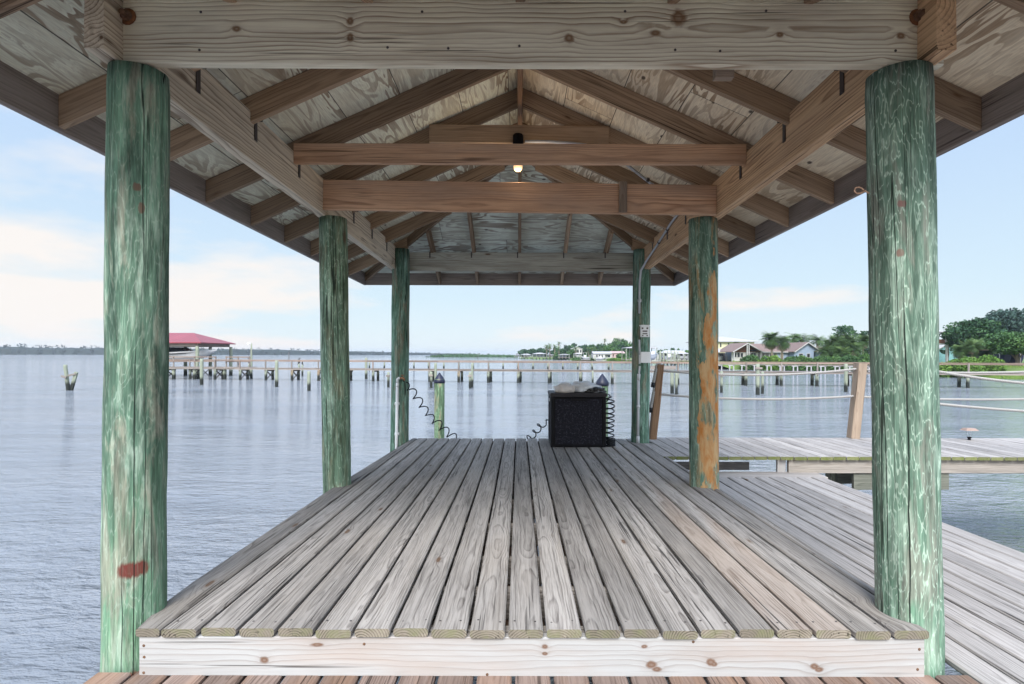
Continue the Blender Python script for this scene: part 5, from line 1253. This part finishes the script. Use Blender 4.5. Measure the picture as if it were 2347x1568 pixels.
for px in (1669, 1698, 1702, 1730): trim((hx(px), D1 - 2.9, gz), (hx(px), D1 - 2.9, ev - .05 if px not in (1698, 1702) else hz_(791)), .16, par=h1, nm='porch_post')
mb = MB(); quadbox(mb, hx(1670), hx(1729), D1 - 1.5, D1 - 1.3, gz, ev - .1); mb.build('porch_wall', M['white_wall'], h1)
for a, b in ((1674, 1680), (1683, 1688), (1690, 1695), (1705, 1711), (1712.5, 1718), (1719, 1724)): window(h1, hx(a), hx(b), D1 - 1.5, gz + .9, ev - .25)
mb = MB(); quadbox(mb, hx(1703), hx(1728), D1 - 1.62, D1 - 1.51, hz_(806), hz_(802)); mb.build('gable_window', M['dark_glass'], h1)
for a, b in ((1734, 1741), (1743, 1751), (1754, 1761), (1763, 1770), (1772, 1779), (1788, 1794)): window(h1, hx(a), hx(b), D1, gz + .35 if a in (1734, 1743, 1788) else gz + .8, ev - .3)
window(h1, hx(1818), hx(1826), D1 - 2.2, gz + .9, ev - .35); window(h1, hx(1836), hx(1842), D1 - 2.2, gz + .9, ev - .35); window(h1, hx(1862), hx(1867), D1 - 2.6, gz + .8, ev - .5)
mb = MB(); trim((hx(1733), D1 - .56, ev - .02), (hx(1806), D1 - .56, ev - .02), .10, par=h1)
# ---- yellow house behind
D2 = 150.0; yh = thing('yellow_house', 'tall pale yellow house with a flat pale hipped roof behind the brown roofed house', 'house', (BX(1680, D2), D2 + 6, 1.2))
mb = MB(); quadbox(mb, BX(1610, D2), BX(1728, D2), D2, D2 + 12, 1.2, BZ(784, D2, 1680)); mb.build('wall', M['yellow_wall'], yh)
mb = MB(); hip(mb, BX(1604, D2), BX(1738, D2), D2 - .8, D2 + 13, BZ(784, D2, 1680), BZ(770.5, D2, 1680), .2, 7.5); mb.build('roof', M['pale_roof'], yh)
for px in (1651, 1669, 1700, 1634): window(yh, BX(px - 1.6, D2), BX(px + 1.6, D2), D2, BZ(796, D2, 1680), BZ(786, D2, 1680), frame=False)
cp = thing('open_carport', 'dark open carport with pale roof left of the brown roofed house', 'carport', (BX(1650, 118), 118, 1.2))
mb = MB(); hip(mb, BX(1630, 118), BX(1668, 118), 116, 122, BZ(808, 118, 1650), BZ(799, 118, 1650), .15); mb.build('roof', M['pale_roof'], cp)
for px in (1632, 1647, 1665): mb = MB(); bar(mb, (BX(px, 117), 117, 1.1), (BX(px, 117), 117, BZ(808, 118, 1650)), .15, .15, up=(0, 1, 0)); mb.build('post', M['white_trim'], cp)
mb = MB(); quadbox(mb, BX(1633, 121), BX(1665, 121), 121, 121.2, 1.1, BZ(809, 118, 1650)); mb.build('interior_shade', M['dark_steel'], cp)  # near-black sheet paints the shade inside the open carport
mb = MB(); lathe(mb, (BX(1653, 118), 118.5, 1.3), [(.01, 0), (.45, 0), (.55, .3), (.5, .8), (.2, 1.0), (.01, 1.02)], 12); tag(mb.build('water_tank', M['white_hull']), 'rounded white tank standing in the dark carport', 'tank')
# ---- teal house and the white porch tower at right
D3 = 97.0; th_ = thing('teal_house', 'small teal house gable half hidden by the big trees at right', 'house', (BX(2175, D3), D3 + 4, 1.2))
mb = MB(); quadbox(mb, BX(2150, D3), BX(2200, D3), D3, D3 + 7, 1.2, BZ(803, D3, 2175)); tri_y(mb, BX(2144, D3), BX(2204, D3), D3, D3 + 7, BZ(803, D3, 2175), BZ(786, D3, 2175)); mb.build('wall', M['teal_wall'], th_)
mb = MB(); gable_y(mb, BX(2139, D3), BX(2209, D3), D3 - .5, D3 + 7.4, BZ(805, D3, 2175), BZ(786.5, D3, 2175), .18); mb.build('roof', M['white_trim'], th_)
window(th_, BX(2186, D3), BX(2191, D3), D3, BZ(816, D3, 2175), BZ(808, D3, 2175))
pt = thing('white_porch_tower', 'white two storey porch with brown railing beside the near right green post', 'house', (BX(2155, 90), 90, 1.2))
for px in (2120, 2169): 
    mb = MB(); bar(mb, (BX(px, 90), 90, 1.1), (BX(px, 90), 90, BZ(762, 90, 2160)), .28, .28, up=(0, 1, 0)); mb.build('post', M['white_trim'], pt)
mb = MB(); hip(mb, BX(2112, 90), BX(2178, 90), 89.4, 94, BZ(762, 90, 2160), BZ(755, 90, 2160), .15); mb.build('roof', M['pale_roof'], pt)
mb = MB(); quadbox(mb, BX(2116, 90), BX(2170, 90), 90.1, 93, BZ(790, 90, 2160), BZ(787, 90, 2160)); mb.build('balcony_floor', M['white_trim'], pt)
mb = MB(); quadbox(mb, BX(2120, 90), BX(2167, 90), 90.2, 90.3, BZ(787, 90, 2160), BZ(778, 90, 2160)); mb.build('railing', M['brown_gable'], pt)
# ---- tarp covered boats under a pale canopy, far right
cn = thing('pale_canopy', 'flat canopy on thin posts, coloured dark for the shade of the far right tree', 'canopy', (BX(2310, 68), 68, 1.2))
mb = MB(); quadbox(mb, BX(2283, 68), BX(2400, 68), 67, 71, BZ(803, 68, 2310), BZ(801.5, 68, 2310)); mb.build('canopy_roof', M['brown_roof'], cn)  # pale canopy; the dark brown colour paints in the tree's shade
for px in (2290, 2338, 2395): mb = MB(); tube(mb, [(BX(px, 67.5), 67.5, 1.1), (BX(px, 67.5), 67.5, BZ(800, 68, 2310))], .05, 6); mb.build('post', M['white_trim'], cn)
for (a, b, lab) in ((2290, 2313, 'navy tarp covered boat under the canopy, left one'), (2317, 2343, 'navy tarp covered boat under the canopy, right one')):
    tb_ = thing('covered_boat', lab, 'boat', (BX(a, 68.5), 68.5, 1.2), 'navy tarp covered boats'); mb = MB(); hull(mb, BX(a, 68.5), BX(b, 68.5), 68.5, 1.5, 1.45, BZ(812, 68, 2310), 1, 0, .1, 8); mb.build('tarp', M['navy_tarp'], tb_)
    mb = MB(); quadbox(mb, BX(a + 3, 68.5), BX(b - 4, 68.5), 68.2, 68.9, 1.2, 1.5); mb.build('cradle', M['dark_steel'], tb_)
# ---- waterfront boathouses along the centre shore
def bhouse(px0, px1, ytop, yeave, d, lab, roof='pale_roof', boat=True, posts=4, seed=1, wall=None):
    r_ = random.Random(seed); pc = (px0 + px1) / 2; dp = min(7, (BX(px1, d) - BX(px0, d)) * .8)
    t_ = thing('shore_boathouse', lab, 'boathouse', (BX(pc, d), d + dp / 2, 0), 'boathouses along the right shore')
    z0, z1 = BZ(yeave, d, pc), BZ(ytop, d, pc)
    mb = MB(); hip(mb, BX(px0, d), BX(px1, d), d, d + dp, z0, z1, .12); mb.build('roof', M[roof], t_)
    for k in range(posts):
        x = BX(px0 + 1.2 + (px1 - px0 - 2.4) * k / (posts - 1), d)
        for yy in (d + .4, d + dp - .4):
            mb = MB(); pile(mb, (x, yy, -.4), (x, yy, z0), .14, .13, 8, 4, .01, seed=k); mb.build('post', M['wet'], t_)
    mb = MB(); quadbox(mb, BX(px0, d), BX(px1, d), d + .1, d + .9, 1.0, 1.15); quadbox(mb, BX(px0, d), BX(px1, d), d + dp - 1.2, d + dp, 1.0, 1.15); mb.build('deck', M['pier_wood'], t_)
    if boat:
        xa = BX(px0 + (px1 - px0) * .15, d); xb = BX(px0 + (px1 - px0) * .85, d)
        bt = thing('lift_boat', 'white boat hoisted under the ' + lab.replace('boathouse', 'roof', 1), 'boat', (xa, d + dp / 2, 1.3), 'boats under the shore roofs')
        mb = MB(); hull(mb, xa, xb, d + dp / 2, 1.9, 1.35, 2.15, r_.choice((-1, 1)), 0, .25, 8); mb.build('hull', M[r_.choice(('white_hull', 'white_hull', 'grey_hull'))], bt)
        mb = MB(); xm = xa + (xb - xa) * .45; quadbox(mb, xm - .5, xm + .5, d + dp / 2 - .5, d + dp / 2 + .5, 2.2, 2.8); mb.build('console', M['dark_glass'], bt)
    return t_
bhouse(1178, 1191, 812.2, 813.6, 300, 'boathouse, smallest and farthest along the shore', seed=1, posts=3)
bhouse(1193, 1218, 810.8, 813.4, 288, 'boathouse with dark interior, second from the far tip', seed=2)
bhouse(1220, 1254, 808.4, 811.6, 268, 'boathouse with the widest pale roof of the far shore', seed=3, posts=5)
bhouse(1252, 1269, 812.2, 813.6, 262, 'boathouse tucked right of the widest pale roof', seed=4, posts=3)
bhouse(1280, 1306, 811.4, 813.2, 243, 'boathouse standing left of the shore fan palms', seed=5)
bhouse(1314, 1334, 809.8, 811.8, 225, 'boathouse below the white house among trees', seed=6)
bhouse(1434, 1507, 793.5, 798, 152, 'boathouse with a high pale roof behind the far right green post', seed=7, posts=5, boat=False)
bhouse(1546, 1582, 806.5, 811.5, 140, 'boathouse with a dark interior left of the orange stained post', seed=8, posts=4)
bhouse(1514, 1545, 803.5, 809.5, 160, 'boathouse with thin lift frames before the small trees', seed=9, posts=5)
def boat(px0, px1, ykeel, ydeck, d, lab, bow=1, col='white_hull', tower=True, lift=True):
    pc = (px0 + px1) / 2; xa, xb = BX(px0, d), BX(px1, d); zk, zd = BZ(ykeel, d, pc), BZ(ydeck, d, pc)
    t_ = thing('lift_boat', lab, 'boat', (xa, d, zk), 'open boats on lifts'); mb = MB(); hull(mb, xa, xb, d, 2.1, zk, zd, bow, 0, .3, 10); mb.build('hull', M[col], t_)
    xm = (xa + xb) / 2
    mb = MB(); quadbox(mb, xm - .45, xm + .35, d - .45, d + .45, zd - .1, zd + .75); mb.build('console', M['white_hull'], t_)
    if tower:
        mb = MB(); quadbox(mb, xm - .9, xm + .7, d - .8, d + .8, zd + 1.7, zd + 1.78); mb.build('top', M['white_trim'], t_)
        for sx in (-.7, .5):
            mb = MB(); tube(mb, [(xm + sx, d - .7, zd), (xm + sx, d - .7, zd + 1.7)], .05, 5); mb.build('top_post', M['grey_pipe'], t_)
    if lift:
        l_ = thing('boat_lift', 'four pile lift carrying the ' + ' '.join(lab.split(' on ')[0].split()[:11]), 'boat lift', (xa, d, 0), 'boat lifts')
        for sx in (xa - .2, xb + .2):
            for sy in (-1.6, 1.6): mb = MB(); pile(mb, (sx, d + sy, -.4), (sx, d + sy, zd + .9), .13, .12, 8, 4, .01); mb.build('post', M['wet'], l_)
        mb = MB(); quadbox(mb, xa - .2, xb + .2, d - 1.65, d - 1.5, zk - .25, zk - .08); mb.build('cradle', M['white_trim'], l_)
boat(1331, 1350, 823.5, 818.5, 215, 'white centre console boat on a lift below the shore palms', -1)
boat(1364, 1388, 825.5, 821.5, 196, 'long low white boat on a lift before the white waterfront house', 1, tower=False)
boat(1484, 1507, 825.5, 813, 122, 'tall pale grey boat right of the far right green post', 1, 'grey_hull')
boat(1526, 1541, 824, 818, 130, 'small white boat between thin lift piles right of the brown rail post', 1, tower=False)
for i, px in enumerate((1512, 1520, 1529, 1537.5, 1545, 1553)):
    d = 118 + (i % 3) * 4; x = BX(px, d); mb = MB(); pile(mb, (x, d, -.4), (x, d, BZ((804, 806, 805, 803.5, 804.5, 806)[i], d, px)), .13, .11, 8, 4, .01, seed=i)
    tag(mb.build('lift_pile', M['wet']), 'tall thin lift pile, %s of the six right of the brown rail post' % ('first', 'second', 'third', 'fourth', 'fifth', 'last')[i], 'pile', 'tall lift piles')
fw = thing('white_sea_wall', 'long white low wall behind the lift piles right of the brown rail post', 'wall', (BX(1540, 150), 150, 1))
mb = MB(); quadbox(mb, BX(1518, 150), BX(1640, 150), 166, 166.4, .8, BZ(813, 166, 1560)); mb.build('wall', M['white_wall'], fw)
for k in range(9): mb = MB(); x = BX(1521 + k * 6.5, 164.8); quadbox(mb, x - .28, x + .28, 165.9, 165.99, 1.2, BZ(815, 166, 1560)); mb.build('opening', M['dark_glass'], fw)
# houses on the centre shore
def cottage(name, lab, px0, px1, ytop, yeave, ybase, d, wall, roof, wins, gab='x'):
    pc = (px0 + px1) / 2; t_ = thing(name, lab, 'house', (BX(pc, d), d + 3, 1)); zb2 = BZ(ybase, d, pc); ze2 = BZ(yeave, d, pc); zt2 = BZ(ytop, d, pc)
    mb = MB(); quadbox(mb, BX(px0 + 1, d), BX(px1 - 1, d), d, d + 6, zb2, ze2)
    if gab == 'y': tri_y(mb, BX(px0 + 1, d), BX(px1 - 1, d), d, d + 6, ze2, zt2 - .15)
    mb.build('wall', M[wall], t_); mb = MB()
    (gable_y if gab == 'y' else gable_x)(mb, BX(px0, d), BX(px1, d), d - .4, d + 6.4, ze2, zt2, .15); mb.build('roof', M[roof], t_)
    for a, b in wins: window(t_, BX(a, d), BX(b, d), d, ze2 - (ze2 - zb2) * .75, ze2 - (ze2 - zb2) * .2, frame=False)
cottage('white_house', 'white gabled house high among the dark trees above the far shore', 1309, 1335, 795.5, 800, 811, 262, 'white_wall', 'pale_roof', [(1322, 1326), (1329, 1332)], 'y')
cottage('waterfront_house', 'white waterfront house with a screened porch behind the low white boat', 1358, 1402, 806.5, 811, 822, 214, 'white_wall', 'pale_roof', [(1366, 1369), (1372, 1375), (1378, 1381), (1386, 1398)])
cottage('pink_house', 'pale pink house wall left of the round reddish bush', 1400, 1432, 806, 810, 820, 216, 'pink_wall', 'pink_wall', [(1404, 1406)])
cottage('distant_white_house', 'white roofed house peeping behind the lift piles and boathouses', 1527, 1570, 804, 808.5, 820, 186, 'white_wall', 'white_trim', [(1532, 1536), (1556, 1560)])
# low dock along the shore behind the long pier
sdk = thing('shore_dock', 'low dock on pale trestles along the shore behind the pier rail', 'dock', (BX(1850, 80), 80, 0))
mb = MB(); bar(mb, (BX(1645, 82), 82, 1.10), (BX(2085, 70), 70, 1.10), 1.2, .10); mb.build('deck', M['pier_wood'], sdk)
for k in range(15):
    t_ = k / 14; p = Vector((BX(1645, 82), 82, 0)).lerp(Vector((BX(2085, 70), 70, 0)), t_); mb = MB()
    quadbox(mb, p.x - .5, p.x + .5, p.y - .75, p.y - .62, .93, 1.03); quadbox(mb, p.x - .36, p.x - .22, p.y - .74, p.y - .63, -.3, .93); quadbox(mb, p.x + .22, p.x + .36, p.y - .74, p.y - .63, -.3, .93); mb.build('trestle', M['pale_roof'], sdk)
# timber stub platform in front of the pier (between the brown rail post and the stained post)
sp_ = thing('pile_crossbeam', 'short heavy crossbeam on piles just right of the brown rail post', 'beam', (BX(1525, 38), 38, 0)); d = 39
mb = MB(); bar(mb, (BX(1490, d), d, BZ(843, d, 1520)), (BX(1548, d), d, BZ(843, d, 1520)), .12, .26); mb.build('crossbeam', M['pier_wood'], sp_)
tag(sp_, 'short heavy crossbeam on piles just right of the brown rail post', 'beam')

# ================================================================== trees and shrubs
TG = 'trees on the centre shore'
T = lambda px0, px1, ytop, d, lab, seed, mat='leaf_dark', name='shore_tree', zg=1.1, per=42, size=.46, nc=20, flat=.8, bottom=.0, group=TG: tree(name, lab, 'tree', BX((px0 + px1) / 2, d), d, zg, BZ(ytop, d, (px0 + px1) / 2) - zg, abs(BX(px1, d) - BX(px0, d)) / 2, seed, mat, per, size, group, nc, flat, True, 0, bottom)
T(1184, 1212, 800.5, 318, 'flat dark tree at the tip of the far shore', 1, nc=12); T(1203, 1232, 799.5, 312, 'dark tree second from the tip of the far shore', 2); T(1222, 1252, 798, 300, 'dark tree behind the widest pale boathouse roof', 3)
T(1284, 1312, 791, 290, 'dark rounded tree left of the white house in the trees', 4); T(1302, 1326, 787, 295, 'taller dark tree above the white gabled house', 5); T(1326, 1352, 790, 285, 'dark tree right of the white gabled house', 6)
T(1344, 1372, 788.5, 280, 'dark tree between the white gabled house and the great round tree', 7); T(1362, 1396, 787, 270, 'dark tree touching the left of the great round tree', 8)
T(1380, 1450, 776, 246, 'great round green tree, tallest of the centre shore', 9, 'leaf_mid', nc=34, per=22, size=.40); T(1392, 1420, 792, 228, 'mid green tree in front of the great round tree', 10, 'leaf_mid'); T(1425, 1470, 786, 235, 'green tree right behind the far right green post', 11, 'leaf_mid')
T(1270, 1294, 806, 258, 'low green tree beside the widest boathouse roof', 12, 'leaf_mid'); T(1296, 1322, 802, 252, 'low green tree left below the white gabled house', 13, 'leaf_mid'); T(1340, 1364, 802, 240, 'low green tree right below the white gabled house', 14, 'leaf_mid')
T(1515, 1532, 799.5, 215, 'small green tree behind the first lift piles', 15, 'leaf_mid', nc=9); T(1531, 1552, 797.5, 225, 'small rounded tree behind the last lift piles', 16, nc=10); T(1548, 1566, 799, 228, 'small dark tree just left of the orange stained post', 17, nc=9); T(1563, 1585, 802, 205, 'small bright tree partly behind the orange stained post', 18, 'leaf_mid', nc=9)
PG = 'palms on the right shore'
for px, yc, L_, d, lab in ((1252, 795, 3.0, 265, 'leftmost of the bushy fan palms on the far shore'), (1260, 794, 3.0, 262, 'second bushy fan palm on the far shore'), (1271, 794, 2.6, 268, 'thin fan palm left of the tallest far palm'), (1280, 788, 2.4, 270, 'tallest palm of the far shore, left of the dark trees'), (1281, 799, 3.0, 255, 'fan palm below the tallest far palm'), (1384.5, 780, 1.9, 262, 'thin palm poking up beside the great round tree'),
        (1319, 800, 2.8, 235, 'fan palm in front of the white gabled house'), (1349, 800, 2.8, 228, 'left fan palm before the waterfront house'), (1358, 802, 2.6, 226, 'second fan palm before the waterfront house'), (1366, 801, 2.8, 230, 'third fan palm before the waterfront house'), (1379, 799, 2.8, 226, 'fan palm just left of the great round tree foot')):
    z = BZ(yc, d, px); palm('fan_palm', lab, BX(px, d), d, 1.1, z - 1.1, L_ * .75, int(px), PG, True, 22)
for i, (a, b, yt, d) in enumerate(((1188, 1206, 803, 312), (1236, 1262, 800.5, 296), (1258, 1290, 797, 292), (1268, 1300, 800, 285), (1296, 1316, 794, 290), (1318, 1344, 794, 280), (1352, 1384, 793, 268), (1372, 1404, 790, 258), (1408, 1440, 786, 240), (1436, 1486, 790, 236), (1505, 1524, 803, 214), (1576, 1640, 799, 210))):
    T(a, b, yt, d, 'darker filler tree, %s from the left behind the centre shore roofs' % ORD[i], 200 + i, 'leaf_dark', nc=22)
mb_ = shrub('round_bush', 'round reddish brown bush right of the pink house', BX(1412, 205), BX(1438, 205), 205, 2, 1.0, BZ(810, 205, 1425) - 1.0, 41, 'leaf_mid', 160, .25)
SG = 'shore bushes'
shrub('shore_bush', 'low green bush on the bank under the far palms', BX(1268, 248), BX(1300, 248), 248, 2, .3, 2.2, 42, 'leaf_mid', 120, .3, SG); shrub('shore_bush', 'low green bank growth under the centre boats', BX(1308, 222), BX(1364, 212), 217, 2, .1, 1.2, 43, 'leaf_mid', 150, .25, SG)
shrub('shore_bush', 'bright grassy bank right of the low white boat', BX(1386, 196), BX(1452, 186), 190, 2, .0, 1.3, 44, 'leaf_bright', 200, .22, SG)
# fan palms before the blue grey house
for px, yc, L_, d, lab in ((1769, 777, 2.5, 106, 'taller left one of the two fan palms before the blue grey house'), (1791, 784, 2.2, 105, 'shorter right one of the two fan palms before the blue grey house'), (1976, 781, 1.9, 104, 'fan palm with a pale bare trunk just left of the near right green post')):
    palm('fan_palm', lab, BX(px, d), d, 1.15, BZ(yc, d, px) - 1.15, L_, int(px), PG, True, 95)
for px, yc, L_, d, lab in ((1822, 777, 3.2, 132, 'left feathery palm rising behind the brown roof'), (1838, 781, 3.0, 130, 'middle feathery palm rising behind the brown roof'), (1872, 783, 3.2, 128, 'right feathery palm behind the small gable'), (1684, 795, 2.2, 124, 'feathery palm showing above the left brown gable'), (1710, 790, 1.4, 140, 'tiny palm top beside the yellow house')):
    palm('feather_palm', lab, BX(px, d), d, 1.15, BZ(yc, d, px) - 1.15, L_, int(px) + 1, PG, False, 60)
r5 = random.Random(5)
for i, (px, yc) in enumerate(sorted(((1890, 806), (1900, 792), (1911, 797), (1922, 788), (1934, 795), (1946, 790), (1956, 800), (1964, 810), (1905, 812), (1930, 810), (1916, 784), (1940, 783), (1951, 812)))):
    d = 103 + r5.uniform(-1.5, 2.5); palm('clump_palm', 'fan palm, %s from the left in the big clump right of the small gable' % ORD[i], BX(px, d), d, 1.1, BZ(yc, d, px) - 1.1, 2.15, i + 60, 'fan palm clump right of the blue grey house', True, 74)
TR = 'big trees at the right'
T(1900, 1972, 747, 132, 'airy spreading oak above the fan palm clump', 21, 'leaf_dark', 'spreading_oak', 1.1, 26, .26, 24, .5, .45, TR); T(1955, 2010, 757, 126, 'dark oak directly left of the near right green post', 22, 'leaf_dark', 'spreading_oak', 1.1, 40, .26, 18, .6, .2, TR)
T(1990, 2080, 745, 120, 'oak mostly hidden by the near right green post', 27, 'leaf_dark', 'spreading_oak', 1.1, 40, .26, 18, .6, .2, TR)
T(2170, 2290, 730, 88, 'large dark spreading tree over the teal house', 23, 'leaf_dark', 'spreading_oak', 1.1, 95, .20, 56, .55, .28, TR); T(2238, 2400, 711, 102, 'tallest blue green tree at the right edge', 24, 'leaf_blue', 'spreading_oak', 1.1, 60, .25, 50, .55, .2, TR); T(2262, 2400, 760, 64, 'lower bright rounded tree hanging over the pale canopy', 25, 'leaf_mid', 'spreading_oak', 1.1, 130, .16, 40, .55, .38, TR); T(2150, 2195, 762, 93, 'small dark tree behind the white porch tower', 26, 'leaf_mid', 'spreading_oak', 1.1, 60, .18, 14, .6, .3, TR)
for i, (px, yc) in enumerate(sorted(((2203, 803), (2214, 797), (2226, 793), (2238, 791), (2250, 795), (2262, 797), (2272, 804), (2209, 810), (2232, 806), (2256, 809)))):
    d = 72 + r5.uniform(-1, 1.5); palm('clump_palm', 'low fan palm, %s from the left in the clump under the large dark tree' % ORD[i], BX(px, d), d, 1.1, BZ(yc, d, px) - 1.1, 1.45, i + 90, 'low fan palm clump at the right', True, 74)
HG = 'hedge of mangrove bushes along the right shore'
for i, (a, b, yt, d, lab) in enumerate(((1694, 1744, 815, 92, 'mangrove bush below the left gable of the blue grey house'), (1736, 1794, 814.5, 91, 'mangrove bush below the two fan palms'), (1800, 1864, 815.5, 89, 'mangrove bush below the right gables'), (1855, 1925, 813, 88, 'tall mangrove bush below the fan palm clump'), (1915, 1975, 815, 86.5, 'mangrove bush left of the pale rail post'), (1965, 2070, 812, 84, 'mangrove bush right behind the pale rail post'),
        (2145, 2215, 819, 64, 'mangrove bush in front of the teal house'), (2190, 2286, 815.5, 62, 'bright round mangrove bush below the low fan palms'))):
    shrub('mangrove_bush', lab, BX(a, d), BX(b, d), d, 2.5, .0, BZ(yt, d, (a + b) / 2), 70 + i, 'leaf_bright' if i in (1, 6, 7) else 'leaf_mid', 900 if d > 80 else 1100, .13 if d > 80 else .10, HG)
# marsh grass along the near right bank
gr = np.random.default_rng(9); V = []; rn2 = []
for i in range(9000):
    px = gr.uniform(2040, 2420) if gr.random() < .75 else gr.uniform(1640, 1700); dd = np.interp(px, [1640, 1690, 2060, 2150, 2250, 2346, 2420], [150, 93, 79, 66, 60, 57, 56]) + gr.uniform(0, 4.5) ** 1.0
    t0 = (dd - np.interp(px, [1640, 1690, 2060, 2150, 2250, 2346, 2420], [150, 93, 79, 66, 60, 57, 56])) / 4.0; x = BX(px, dd); z = -.15 + min(1, t0) * 1.3; h = gr.uniform(.15, .4); w = gr.uniform(.03, .07); l_ = gr.uniform(-.1, .1)
    V += [(x - w, dd, z), (x + w, dd, z), (x + l_, dd + gr.uniform(-.05, .05), z + h)]; rn2 += [float(gr.random())] * 3
mb = MB(); mb.add(V, [(3 * i, 3 * i + 1, 3 * i + 2) for i in range(len(V) // 3)], V, rn2); tag(mb.build('marsh_grass', leaf_mat('marsh_grass_blades', (.075, .13, .028), (.11, .18, .04), (.17, .25, .06))), 'bright green marsh grass on the near right bank', 'grass', None, 'stuff')

# ================================================================== the damp air over the bay
t = NT('bay_air'); t.t.nodes.remove(t.p); pv = t.n('ShaderNodeVolumePrincipled'); pv.inputs['Color'].default_value = (.80, .88, 1.0, 1); pv.inputs['Density'].default_value = .00024; pv.inputs['Anisotropy'].default_value = .3
t.l(pv.outputs[0], t.o.inputs['Volume'])
mb = MB(); quadbox(mb, -3050, 3050, -70, 4550, -1.0, 22.0); hz = mb.build('haze', t.m); tag(hz, 'thin pale air fading the far shore', 'haze', None, 'stuff')
